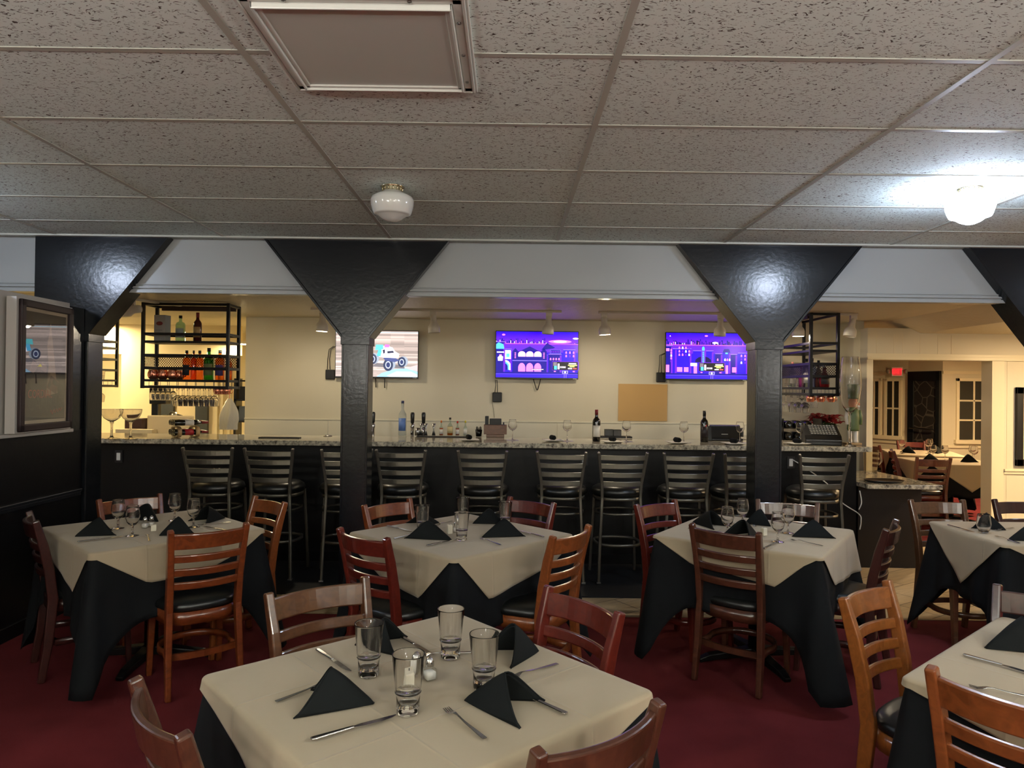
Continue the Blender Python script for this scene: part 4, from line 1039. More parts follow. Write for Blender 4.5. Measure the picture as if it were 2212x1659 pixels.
# receipt spike
p_ = PZ(708, 942, ZB); e = empty('receipt_spike', (p_.x, p_.y, ZB+.001), 0, 'thin steel receipt spike left of the second post', 'spike')
MB().lathe([(.042,0),(.044,.004),(.03,.010),(.004,.014),(.001,.015)], 20).build('spike_base', STEEL, e); MB().tube([(0,0,.012),(0,0,.155)], .0016, 6).build('spike', STEEL, e)
p_, p2 = PZ(560, 946, ZB), PZ(652, 946, ZB)
tag(MB().box(p_.x, p2.x, p_.y-.03, p_.y+.05, ZB+.0005, ZB+.01).build('bar_mat', BLACK, bevel=.003), 'black rubber mat lying alone on the left half of the bar', 'mat')
# place settings on the bar
def plate_setting(px, py, nx, ny, l):
    p_ = PZ(px, py, ZB); e_ = empty('square_plate', (p_.x, p_.y, ZB+.001), R(8), 'small white square plate '+l, 'plate', 'white plates along the bar')
    m_ = MB(); m_.lathe([(.06,0),(.08,.003),(.125,.015),(.128,.019),(.078,.009),(.001,.007)], 4, M=Matrix.Rotation(0, 4, 'Z')); o_ = m_.build('plate_body', PORCELAIN, e_, bevel=.002)
    n_ = PZ(nx, ny, ZB+.02); o_ = MB().tube([(0,-.045,0),(0,-.03,.002),(0,.03,.002),(0,.045,0)], [.016,.022,.024,.017], 14).build('napkin_roll', NAPKIN, loc=(p_.x+.0, p_.y, ZB+.036), rotz=R(20)); tag(o_, 'black napkin roll on the plate '+l, 'napkin', 'black napkin rolls along the bar')
S_ = 'of the bar, '
plate_setting(1013, 953, 1009, 946, 'left of the wooden caddy'); plate_setting(1194, 954, 1193, 948, 'between the second television and the wine bottle')
plate_setting(1323, 957, 1322, 950, 'right of the white-labelled wine bottle'); plate_setting(1463, 959, 1460, 954, 'under the beige paper'); plate_setting(1585, 961, 1585, 955, 'left of the right-hand post')
plate_setting(1722, 961, 1716, 953, 'right of the right-hand post')
for (px, py, l) in ((1107,951,'right of the wooden caddy'), (1225,953,'left of the white-labelled wine bottle'), (1353,954,'under the left edge of the beige paper'), (1477,956,'left of the dark wine bottle'), (1598,956,'left of the right-hand post'), (1729,958,'right of the right-hand post')):
    p_ = PZ(px, py, ZB); o = WINE.put((p_.x, p_.y, ZB+.003), 0, 'empty wine glass on the bar '+l, 'wine glasses')
    tag(MB().box(-.055,.055,-.045,.045,0,.0015).build('paper_coaster', mat('lilac_paper', (176,166,186), .7), loc=(p_.x, p_.y, ZB+.0006), rotz=.2), 'pale square paper under the wine glass '+l, 'coaster', 'paper coasters along the bar')

# left end of the bar: coupes, pitcher, wine rack
def big_coupe(px, py, l):
    p_ = PZ(px, py, ZB); e_ = empty('coupe_glass', (p_.x, p_.y, ZB+.001), 0, l, 'glass', 'two oversized coupe glasses')
    m_ = MB(); m_.open = True; m_.lathe([(.01,.150),(.03,.160),(.065,.185),(.086,.225),(.0918,.261),(.092,.2645),(.0912,.265),(.0904,.2645),(.0902,.261),(.084,.225),(.063,.188),(.03,.164),(.006,.158),(.001,.158)], 30); m_.build('bowl', GLASS, e_)
    MB().lathe([(.062,0),(.062,.003),(.02,.010),(.010,.03),(.011,.13),(.018,.15),(.001,.156)], 24).build('stem', GLASSB, e_)
big_coupe(241, 948, 'large clear coupe glass at the left end of the bar, nearer the post'); big_coupe(282, 948, 'large clear coupe glass at the left end of the bar, nearer the wine rack')
p_ = PZ(199, 945, ZB); e = empty('water_pitcher', (p_.x, p_.y, ZB+.001), 0, 'clear glass water jug half hidden by the left post on the bar', 'jug')
m = MB(); m.open = True; m.lathe([(.04,.005),(.046,.10),(.0548,.221),(.055,.2245),(.0542,.225),(.0534,.2245),(.0532,.221),(.044,.10),(.038,.0145),(.001,.0145)], 26); m.build('jug_wall', GLASS, e); MB().lathe([(.038,0),(.04,.005),(.04,.012),(.001,.014)], 24).build('jug_base', GLASSB, e)
MB().lathe([(.037,.014),(.046,.125),(.001,.125)], 24).build('water', thin_glass('water_tint', (238,240,236), ior=1.33), e)
p_ = PZ(405, 944, ZB); RX, RY = p_.x, p_.y
e = empty('wine_rack', (RX, RY, ZB+.001), 0, 'wooden double-oval wine rack lying on the bar below the left hanging shelf', 'wine rack')
RK = wood('rack_wood', (150,120,80), (176,146,100), .45); rt = R(-58)
def oval(y, z0):
    m_ = MB(); pts = []
    for k in range(36):
        a = 2*math.pi*k/36; x = .118*math.copysign(min(1, abs(math.cos(a))**.55), math.cos(a)); z = z0+.047*math.copysign(abs(math.sin(a))**.8, math.sin(a)); pts.append((x, y, z))
    m_.sweep(pts, .035, .010, side=(0,1,0), closed=True, smooth=True); return m_
rk = empty('rack_frame', (0,0,0), 0); bpy.data.objects.remove(rk)
for y in (-.10, .06):
    o = oval(y, .052).build('rack_ring', RK, e); o.rotation_euler = (0,0,R(-50))
for row, z in ((0, .045), (1, .135)):
    for k in range(4):
        a = R(-50); x0 = -.083+.055*k; ux, uy = math.cos(a), math.sin(a)
        b_ = empty('bottle', (RX+x0*ux, RY+x0*uy, ZB+z+.004), 0, 'wine bottle %s in the %s row of the wine rack' % (('at the left', 'second from left', 'third from left', 'at the right')[k], ('lower', 'upper')[row]), 'bottle', 'wine bottles lying in the rack on the bar')
        b_.rotation_euler = (R(-90), 0, a); h, r_ = .30, .0262
        MB().lathe([(.001,.012),(.018,.004),(r_*.9,-.0),(r_,.004),(r_,h*.62),(r_*.86,h*.68),(r_*.45,h*.75),(r_*.4,h*.8),(r_*.4,h*.97),(.001,h*.97)], 20, M=Matrix.Translation((0,0,-.14))).build('bottle_body', BGLASS, b_)
        MB().lathe([(r_*.46,h*.8),(r_*.46,h),(.001,h)], 14, M=Matrix.Translation((0,0,-.14))).build('bottle_cap', CAPR, b_)
        MB().lathe([(r_*1.02,h*.3),(r_*1.02,h*.56)], 20, M=Matrix.Translation((0,0,-.14))).build('bottle_label', LABW if row else LABR, b_)

# kitchen pass things behind the bar, on the ledge
e = empty('work_counter', (0,0,0), 0, 'pale counter of the kitchen pass behind the left end of the bar', 'counter')
MB().box(-6, -3.02, 7.7, 8.2, .93, .97).build('counter_top', mat('pale_laminate', (206,196,168), .3), e); MB().box(-6, -3.02, 7.72, 8.18, 0, .93).build('cabinet', WHITEPL, e)
def kx(px, Y): return PY(px, 900, Y).x
ZK = .97
o = MB().box(kx(319,7.9), kx(420,7.9), 7.88, 7.91, ZK, 1.27).build('cutting_board', mat('beige_board', (206,188,150), .5), bevel=.02); tag(o, 'large beige board leaning behind the wine rack', 'board')
o = MB().box(kx(256,7.8), kx(334,7.8), 7.74, 7.86, ZK, ZK+.15).build('cardboard_box', mat('cream_carton', (214,198,160), .7), bevel=.003); tag(o, 'low cream carton behind the coupe glasses', 'box')
o = MB().box(kx(272,7.95), kx(310,7.95), 7.92, 8.08, ZK, ZK+.26).build('bottle_basket', mat('dark_wicker', (58,36,30), .6, bump=(90,.8,.004)), bevel=.01); tag(o, 'dark brown basket behind the carton', 'basket')
e = empty('coffee_pot', (kx(374,8.1), 8.1, ZK), 0, 'steel coffee pot with black handle under the hanging glasses', 'coffee pot')
MB().lathe([(.05,0),(.06,.02),(.062,.2),(.05,.30),(.035,.33),(.001,.335)], 22).build('pot_body', STEEL, e); MB().tube([(.05,0,.30),(.10,0,.29),(.11,0,.22),(.062,0,.17)], .009, 8).build('pot_handle', CAPB, e)
e = empty('brewer', (kx(345,8.12), 8.12, ZK), 0, 'black coffee brewer behind the hanging margarita glasses', 'brewer')
m = MB(); m.box(-.10,.09,-.05,.08,.42,.60); m.box(-.10,-.02,-.0,.08,0,.60); m.lathe([(.09,0),(.1,.02),(.09,.27),(.02,.30),(.001,.30)], 18, o=(.06,-.02,0)); m.build('brewer_body', CAPB, e, bevel=.01)
# plastic bag
m = MB()
def bagf(u, v):
    a = 2*math.pi*u; prof = .02+.075*math.sin(min(1, v*1.25)*math.pi*.62)**1.0
    r_ = prof*(1+.12*math.sin(5*a+3*v)+.07*math.sin(11*a+6*v)); return (r_*math.cos(a), r_*.7*math.sin(a), -.33*v)
m.grid(bagf, 40, 20, wrap=True)
o = m.build('plastic_bag', mat('translucent_bag', (222,218,204), .35, trans=.35, ior=1.1), loc=(kx(495,7.6), 7.6, 1.47)); tag(o, 'white plastic bag hanging beside the end of the back wall', 'bag')
o = MB().tube([(0,0,0),(.004,0,.10)], .004, 6).build('bag_handle', mat('pink_band', (210,120,110), .5), o)
e = empty('kitchen_shelf', (0,0,0), 0, 'dark equipment rack glimpsed between the bag and the back wall', 'rack')
m = MB(); X0, X1 = kx(511, 9.0), kx(540, 9.0)
for z in (1.15, 1.42, 1.66): m.box(X0, X1, 8.9, 9.1, z, z+.02)
m.box(X0, X0+.03, 8.9, 9.1, 0, 1.7); m.build('rack_frame', BLACKIRON, e); MB().box(X0+.05, X1, 8.95, 9.08, 1.17, 1.35).build('machine', mat('blue_grey_machine', (70,82,100), .3), e); MB().box(X0+.05, X1, 8.95, 9.08, 1.44, 1.6).build('machine', CAPB, e)

# ================================================================ hanging iron shelves
MESHM = mat('iron_mesh', (18,18,18), .4)
def make_shelf(W=.79, D=.26):
    e_ = empty('hanging_shelf', (0,0,0), 0, 'x', 'hanging shelf', 'black iron shelves hanging over the bar')
    z0, z1, b = 1.575, 2.375, .028
    m_ = MB()
    for x in (0, W): 
        for y in (0, D): m_.box(x-b/2, x+b/2, y-b/2, y+b/2, z0, z1)
    for z in (z0+b/2, 1.765, 1.885, 2.083, z1-b/2):
        for y in (0, D): m_.box(0, W, y-b*.42, y+b*.42, z-b*.42, z+b*.42)
        for x in (0, W): m_.box(x-b*.42, x+b*.42, 0, D, z-b*.42, z+b*.42)
    m_.build('shelf_frame', BLACKIRON, e_, bevel=.002)
    for z in (1.650, 2.010):
        MB().box(-.008, W+.008, -.008, D+.008, z-.011, z+.011).build('shelf_board', BLACKIRON, e_, bevel=.002)
    MB().box(.05, W-.03, D-.02, D+.015, z1-.05, z1-.004).build('top_board', mat('dark_stained_board', (52,34,26), .5), e_, bevel=.003)
    m_ = MB()                                      # expanded-metal guard, back and ends
    def mesh_panel(P0, ux, L_):
        n = int(L_/.022)
        for i in range(n):
            for sg in (0, 1):
                a = P0+ux*(L_*i/n); bq = P0+ux*(L_*(i+1)/n)
                for rr in range(4):
                    zA = 1.775+.0256*rr; zB_ = zA+.0256
                    if sg: zA, zB_ = zB_, zA
                    m_.sweep([(a.x, a.y, zA), (bq.x, bq.y, zB_)], .0045, .003)
    mesh_panel(Vector((0, D, 0)), Vector((1,0,0)), W); mesh_panel(Vector((0, 0, 0)), Vector((0,1,0)), D)
    m_.build('mesh_guard', MESHM, e_)
    m_ = MB()
    for k in range(9):
        x = .05+(W-.1)*k/8; m_.box(x-.003, x+.003, .02, D-.02, 1.600, 1.604); m_.box(x-.002, x+.002, .02, .024, 1.60, 1.64); m_.box(x-.002, x+.002, D-.024, D-.02, 1.60, 1.64)
    m_.build('glass_rack', STEEL, e_)
    return e_
SHELF = Proto(make_shelf())
SLX = PY(308, 800, 6.62).x
SHELF.put((SLX, 6.62, 0), 0, 'black iron hanging shelf with bottles and copper mugs over the left end of the bar')
sx2 = PY(248, 800, 8.0).x
SHELF.put((sx2, 7.25, 0), R(90), 'black iron hanging shelf half hidden by the left post')
rx = PY(1810, 760, 6.8).x
SHELF.put((rx, 6.8, 0), R(90), 'black iron hanging shelf at the right end of the bar')

# ---- things on the left shelf
ZA, ZBs = 2.022, 1.662; YS = 6.62+.12
p_ = PY(351, 700, YS)
e = empty('gift_carton', (p_.x, YS, ZA), R(-8), 'tall silver gift carton with red oval emblem on the left shelf', 'box')
MB().box(-.056,.056,-.045,.045,0,.245).build('carton_body', mat('silver_carton', (150,150,150), .4), e, bevel=.002)
MB().lathe([(.034,0),(.001,.001)], 24, M=Matrix.Translation((0,-.0455,.165)) @ Matrix.Rotation(R(90),4,'X') @ Matrix.Scale(.55,4,(0,1,0))).build('oval_emblem', mat('emblem_red', (128,52,52), .5), e)
MB().box(-.042,.03,-.0458,-.045,.10,.103).build('emblem_line', mat('dark_ink', (70,70,74), .5), e)
bottle(390, 700, ZA, YS, 'pale gin bottle with square shoulders on the top of the left shelf', 'square', thin_glass('pale_blue_glass', (196,224,220)), CAPB, mat('pale_label', (150,160,156), .5), h=.245, r=.043)
bottle(427, 700, ZA, YS, 'red-capped dark bottle with yellowed label on the top of the left shelf', 'wine', mat('dark_red_bottle', (58,22,18), .12), CAPR, mat('yellowed_label', (150,120,76), .6), h=.275, r=.037)
for (px, l, h, r_, bod, cap, lab, kd) in ((403,'amber whiskey bottle farthest left among the bottles of the left shelf',.275,.036,AMBER,CAPB,LABD,'square'), (418,'slim dark orange bottle between the whiskeys of the left shelf',.275,.026,thin_glass('deep_orange_spirit', (214,120,70)),CAPB,None,'square'),
                              (431,'amber bottle with black cap third from left on the left shelf',.275,.036,AMBER,CAPB,None,'square'), (451,'green gin bottle with black cap on the left shelf',.30,.045,GREENB,CAPB,mat('olive_label', (110,120,80), .5),'square'),
                              (475,'stoppered bottle of amber liqueur with purple label on the left shelf',.28,.042,AMBER,CAPS,mat('purple_label', (70,60,110), .5),'square'), (496,'pale amber bottle at the right end of the left shelf',.23,.024,AMBER,CAPS,None,'square')):
    bottle(px, 800, ZBs, 6.62+.11, l, kd, bod, cap, lab, h=h, r=r_)
def make_mug():
    e_ = empty('copper_mug', (0,0,0), 0, 'x', 'mug')
    m_ = MB(); m_.open = True; m_.lathe([(.001,0),(.030,0),(.042,.012),(.049,.035),(.047,.060),(.038,.082),(.039,.088),(.0365,.088),(.036,.082),(.045,.060),(.047,.035),(.04,.014),(.001,.004)], 24); m_.build('mug_body', COPPER, e_)
    MB().tube([(.040,0,.075),(.065,0,.072),(.072,0,.05),(.06,0,.028),(.046,0,.026)], .0042, 8).build('mug_handle', COPPER, e_)
    return e_
MUG = Proto(make_mug())
for k, (px, y_) in enumerate(((331,.10), (352,.10), (373,.10), (387,.19))):
    p_ = PY(px, 800, 6.62+y_); MUG.put((p_.x, 6.62+y_, ZBs), -1.2+.4*k, 'hammered copper mug, %s on the left shelf' % ('leftmost', 'second', 'third', 'rightmost, half behind the whiskey')[k], 'hammered copper mugs')
def hang(pr, x, y, z, l, g_, sc=1, tilt=0):
    o_ = pr.put((x, y, z), 0, l, g_); o_.rotation_euler = (math.pi, tilt, 0); o_.scale = (sc, sc, sc); return o_
# upside-down wine glasses: feet in the rack under the shelf
HG = 'glasses hanging upside down under the shelves'
for k in range(5):
    px = 330+11*k; yy = 6.62+.05+.03*(k % 2); p_ = PY(px, 850, yy)
    hang(GOBLET, p_.x, yy, 1.598, 'stubby glass hanging upside down under the left shelf, %s from the left' % ('first', 'second', 'third', 'fourth', 'fifth')[k], HG, .8)
ords = ['first', 'second', 'third', 'fourth', 'fifth', 'sixth', 'seventh', 'eighth']
for k in range(8):
    for row, yo in ((0, .06), (1, .19)):
        px = 382+11.5*k+(4 if row else 0); yy = 6.62+yo; p_ = PY(px, 850, yy)
        hang(WINE, p_.x, yy, 1.600, 'long-stemmed glass hanging under the left shelf, %s of the %s row' % (ords[k], ('front', 'back')[row]), HG, .92)
for k in range(3):
    yy = 6.62+.13; p_ = PY(470+9.5*k, 850, yy); o = hang(MUG, p_.x, yy, 1.60, 'copper mug hanging upside down at the right end under the left shelf, %s' % ('left one', 'middle one', 'right one')[k], 'hammered copper mugs', .85)
# second left shelf: glasses
def glassrow(pr, xs, yy, z, labf, g_, sc=1, up=True):
    for k, x in enumerate(xs):
        if up: o_ = pr.put((x, yy[k], z), 0, labf(k), g_); o_.scale = (sc,)*3
        else: hang(pr, x, yy[k], z, labf(k), g_, sc)
glassrow(TUMBLER, [sx2-.08,sx2-.17,sx2-.08,sx2-.17], [7.78,7.83,7.90,7.96], 1.662, lambda k: 'short tumbler on the half-hidden left shelf, %s from the camera' % ords[k], 'tumblers on the half-hidden shelf', .65)
glassrow(WINE, [sx2-.08,sx2-.17,sx2-.08,sx2-.17], [7.72,7.80,7.88,7.96], 1.598, lambda k: 'glass hanging under the half-hidden left shelf, %s from the camera' % ords[k], HG, .92, False)
e = MUG.put((sx2-.14, 7.80, 2.022), 0, 'polished copper mug on top of the half-hidden left shelf', 'hammered copper mugs'); e.scale = (1.1,)*3
# right shelf: bottles seen end-on, glasses and copper coupes below
rb = [(1712,6.98+.35,'vodka',CLEARB,mat('pink_cap', (190,120,110), .4),LABW,.26,.034,'clear bottle with pink cap at the far end of the right shelf'),
      (1731,7.30,'small',mat('purple_bottle', (110,40,90), .2),mat('magenta_cap', (150,30,70), .3),None,.22,.026,'slim purple bottle on the right shelf'),
      (1742,7.12,'square',CLEARB,CAPB,LABW,.285,.042,'large clear bottle with wide black cap on the right shelf'),
      (1754,7.02,'square',thin_glass('blue_clear_glass', (190,200,232)),CAPB,None,.285,.040,'pale blue bottle with black cap on the right shelf'),
      (1768,7.00,'round',mat('dark_amber_bottle', (58,28,22), .1),CAPB,None,.265,.036,'dark bottle with black cap on the right shelf'),
      (1781,6.93,'round',RUBY,CAPS,mat('black_white_label', (60,56,56), .5),.215,.046,'round ruby liqueur bottle with silver stopper at the near end of the right shelf')]
for (px, yy, kd, bod, cap, lab, h, r_, l) in rb: bottle(px, 800, ZBs, yy, l, kd, bod, cap, lab, h=h, r=r_)
glassrow(TUMBLER, [rx-.20,rx-.10,rx-.20,rx-.1], [7.45,7.45,7.55,7.55], 1.662, lambda k: 'short tumbler at the far end of the right shelf, %s' % ('near left', 'near right', 'far left', 'far right')[k], 'tumblers at the far end of the right shelf', .62)
for k in range(7):
    hang(WINE, rx-.20+.02*(k % 2), 7.05+.085*k, 1.598, 'long-stemmed glass hanging under the right shelf, %s from the camera' % ords[k], HG, .95)
for k in range(5):
    hang(GOBLET, rx-.08, 7.12+.09*k, 1.598, 'stubby glass hanging under the right shelf, %s from the camera' % ords[k], HG, .85)
for k in range(3):
    hang(MUG, rx-.235+.10*k, 6.86, 1.588, 'small copper mug hanging at the near end under the right shelf, %s' % ('left one', 'middle one', 'right one')[k], 'hammered copper mugs', .8)

# right end: bottle rack, terminal, poinsettia, nutcracker, giant glass
e = empty('bottle_rack', (PY(1728, 940, 7.25).x, 7.25, ZB+.001), 0, 'black two-level rack of wine bottles behind the right-hand post', 'wine rack')
m = MB()
for z in (.001, .118): m.box(-.19, .2, -.05, .15, z, z+.006)
for x in (-.19, .2): m.box(x-.004, x+.004, -.05, .15, 0, .22)
m.build('rack_frame', BLACKIRON, e)
for row in range(2):
    for k in range(4):
        px = 1682+21.5*k; p_ = PY(px, 940, 7.2)
        b_ = empty('bottle', (p_.x, 7.2, ZB+.046+.117*row), 0, 'wine bottle lying base-first in the right rack, %s in the %s level' % (('first', 'second', 'third', 'fourth')[k], ('lower', 'upper')[row]), 'bottle', 'wine bottles lying in the right rack')
        b_.rotation_euler = (R(-90), 0, 0); r_ = .037; h = .28
        MB().lathe([(.001,.014),(.024,.004),(r_*.9,0),(r_,.005),(r_,h*.62),(r_*.45,h*.75),(r_*.4,h),(.001,h)], 20).build('bottle_body', BGLASS, b_)
        MB().lathe([(r_*1.02,.06),(r_*1.02,.14)], 20).build('bottle_label', LABD, b_)
TX = PZ(1786, 962, ZB)
e = empty('telephone_terminal', (TX.x, TX.y+.13, ZB+.001), R(-16), 'black keypad terminal with sloping keys at the right end of the bar', 'terminal')
m = MB(); m.prism([(-.16,0),(.15,0),(.155,.05),(.12,.09),(-.10,.175),(-.14,.17),(-.17,.05)], -.16, .16, plane='yz'); m.build('terminal_body', CAPB, e, bevel=.008)
m = MB()
for i in range(9):
    for j in range(6):
        x = -.115+.026*i; u = .1+.8*j/5
        # keys on the slope facing the camera
        y0, z0_ = -.16+.0, .0
        yy = -.135+.0 if False else (.12-.22*u); zz = .09+.085*u
        m.cbox((x, yy, zz+.006), (.019, .026, .010))
m.build('keys', mat('grey_keys', (150,146,132), .5), e)
# rotate so that the low edge faces the camera
e.rotation_euler = (0, 0, math.pi+R(-14))
PX_ = PY(1778, 930, 7.45)
e = empty('poinsettia', (PX_.x, 7.45, ZB+.001), 0, 'red poinsettia plant behind the keypad terminal', 'plant')
m = MB(); m.open = True; m.lathe([(.07,0),(.09,.11),(.086,.11),(.066,.005),(.001,.005)], 20); m.build('flower_pot', mat('dark_foil', (60,24,24), .4), e)
rnd = random.Random(4)
def bracts(cols, n, zc, name, mm, rad, L0):
    m_ = MB()
    for k in range(n):
        a = rnd.uniform(0, 6.283); rr = rnd.uniform(0, rad); cx, cy = rr*math.cos(a)*1.6, rr*math.sin(a); cz = zc+rnd.uniform(-.03, .035)-.12*(rr/rad)**2*.3
        for q_ in range(7):
            b_ = q_*.9+rnd.uniform(-.2,.2); L_ = L0*rnd.uniform(.7,1.1); dx, dy = math.cos(b_), math.sin(b_); up = rnd.uniform(-.012,.02)
            c0 = Vector((cx, cy, cz)); m1 = c0+Vector((dx*L_*.45, dy*L_*.45, .012+up)); t1 = c0+Vector((dx*L_, dy*L_, -.006+up)); s_ = Vector((-dy, dx, 0))*L_*.24
            m_.add([c0, m1+s_, t1, m1-s_, m1+Vector((0,0,.004))], [(0,3,4),(0,4,1),(1,4,2),(4,3,2)], True)
    return m_.build(name, mm, e)
bracts(0, 30, .21, 'red_bracts', mat('poinsettia_red', (150,18,32), .55), .15, .095)
bracts(0, 9, .14, 'green_leaves', mat('leaf_green', (40,70,36), .55), .11, .09)
MB().tube([(0,0,.0),(.0,0,.10),(.02,0,.19)], .006, 6).build('stem', MATS['leaf_green'], e)
NX = PY(1843, 950, 6.70)
e = empty('nutcracker_figure', (NX.x, 6.70, ZB+.001), 0, 'wooden nutcracker figure in a green coat and tall green hat behind the giant glass', 'figurine')
GRN = mat('moss_green_paint', (84,100,60), .5); SKIN = mat('figure_skin_paint', (196,140,110), .5); WHT = mat('figure_white', (220,214,200), .5)
MB().box(-.085,.06,-.05,.05,0,.02).build('stand', MATS['rack_wood'], e, bevel=.004)
for sx in (-.032,.025): MB().lathe([(.022,.02),(.022,.035),(.018,.05),(.019,.14),(.001,.14)], 14, o=(sx,0,0)).build('leg', WHT, e)
MB().lathe([(.05,.13),(.058,.15),(.052,.20),(.056,.25),(.05,.33),(.02,.345),(.001,.345)], 20, sy=.75).build('coat', GRN, e)
for sx in (-1, 1): MB().tube([(sx*.052,0,.325),(sx*.068,0,.26),(sx*.064,-.01,.19)], [.018,.017,.014], 10).build('arm', WHT if sx < 0 else GRN, e)
MB().lathe([(.001,.335),(.030,.34),(.042,.36),(.044,.40),(.038,.43),(.001,.435)], 20).build('head', SKIN, e)
MB().lathe([(.001,-.02),(.011,-.012),(.012,0),(.001,.012)], 12, o=(.042,-.016,.388)).build('nose', SKIN, e)
MB().box(.014,.04,-.046,-.034,.355,.372).build('beard', WHT, e, bevel=.003)
for sx in (-.0,.024): MB().lathe([(.001,-.004),(.004,0),(.001,.004)], 8, o=(sx+.002,-.0425,.405)).build('eye', CAPB, e)
MB().lathe([(.047,.432),(.05,.438),(.046,.446),(.052,.52),(.058,.565),(.052,.57),(.001,.57)], 22).build('hat', GRN, e)
GX = PZ(1824, 963, ZB)
e = empty('giant_wine_glass', (PY(1836,900,6.53).x, 6.53, ZB+.001), 0, 'giant clear wine glass standing in front of the green nutcracker', 'glass')
m = MB(); m.open = True
m.lathe([(.008,.30),(.03,.315),(.06,.36),(.085,.44),(.095,.53),(.093,.64),(.082,.76),(.0722,.815),(.072,.8193),(.0712,.82),(.0704,.8193),(.0704,.815),(.0805,.76),(.0915,.64),(.0935,.53),(.083,.44),(.058,.362),(.028,.32),(.001,.314)], 34); m.build('bowl', GLASS, e)
MB().lathe([(.055,0),(.055,.004),(.02,.012),(.010,.03),(.009,.27),(.014,.30),(.001,.312)], 24).build('stem', GLASSB, e)
# lower counter: tray and ribbed pitcher
p_ = PZ(1882, 1033, .79); e = empty('serving_tray', (3.47, 6.55, .791), 0, 'black oval serving tray on the lower counter', 'tray')
MB().lathe([(.12,0),(.15,.006),(.165,.02),(.160,.02),(.146,.010),(.001,.006)], 30, sx=1.1, sy=.8).build('tray_body', CAPB, e)
p_ = PZ(1868, 1016, .79); e = empty('water_pitcher', (3.72, 7.28, .791), 0, 'ribbed clear plastic pitcher on the lower counter', 'jug')
def rib(u, v):
    a = 2*math.pi*u; r_ = (.058+.014*v)*(1+.035*math.cos(16*a)); return (r_*math.cos(a), r_*math.sin(a), .004+.235*v)
MB().grid(rib, 96, 10, wrap=True).build('pitcher_wall', thin_glass('smoky_clear_plastic', (236,232,220), rough=.05), e); MB().lathe([(.057,0),(.058,.006),(.001,.006)], 30).build('pitcher_base', GLASSB, e)
MB().tube([(.068,0,.215),(.105,0,.21),(.112,0,.12),(.07,0,.06)], .008, 8).build('pitcher_handle', GLASSB, e)
# ================================================================ televisions
def screen_mat(strength):
    m = bpy.data.materials.new('screen_picture'); m.use_nodes = True; nt = m.node_tree; nt.nodes.clear(); L = nt.links.new
    o = nt.nodes.new('ShaderNodeOutputMaterial'); b = nt.nodes.new('ShaderNodeBsdfPrincipled'); a = nt.nodes.new('ShaderNodeVertexColor'); a.layer_name = 'Col'
    b.inputs['Base Color'].default_value = (.01,.01,.01,1); b.inputs['Roughness'].default_value = .3; b.inputs['Specular IOR Level'].default_value = .25
    L(a.outputs[0], b.inputs['Emission Color']); b.inputs['Emission Strength'].default_value = strength; L(b.outputs[0], o.inputs[0]); return m
SCR = screen_mat(1.7)
TW, TH = .925, .535
TY = YW-.10
def tv(cx, cz, label, content, strength=None):
    e_ = empty('television', (cx, TY, cz), 0, label, 'television', 'wall televisions over the bar')
    m_ = MB(); m_.box(-TW/2, TW/2, 0, .03, -TH/2, TH/2); m_.box(-TW*.32, TW*.32, .03, .055, -TH*.36, TH*.30); m_.build('television_casing', CAPB, e_, bevel=.003)
    MB().box(-.15,.15,.055,.099,-.12,.12).build('wall_bracket', BLACKIRON, e_)
    s_ = MB(); content(s_); s_.build('screen', SCR, e_)
    MB().box(TW/2-.06, TW/2-.02, -.004, 0, -TH/2+.004, -TH/2+.010).build('maker_mark', STEEL, e_)
    return e_
def col(r, g_, b, k=1): c = lin((r, g_, b)); return (c[0]*k, c[1]*k, c[2]*k, 1)
BLUE, DKB, PUR, PNK, WHT_, CYN, NVY = col(38,0,225,1.0), col(14,0,130), col(105,25,215), col(255,120,215,1.1), col(255,240,255,1.4), col(80,190,240), col(6,0,70)
def quad(s_, x0, z0, x1, z1, c, y): s_.flat([(x0,z0),(x1,z0),(x1,z1),(x0,z1)], c, y)
def arch(s_, cx, z0, w_, h, c, y):
    s_.flat([(cx-w_/2, z0)]+[(cx-w_/2*math.cos(math.pi*k/10), z0+h*.45+h*.55*math.sin(math.pi*k/10)) for k in range(11)]+[(cx+w_/2, z0)], c, y)
X = lambda u: (u-.5)*(TW-.014); Z = lambda v: (v-.5)*(TH-.026)+.004
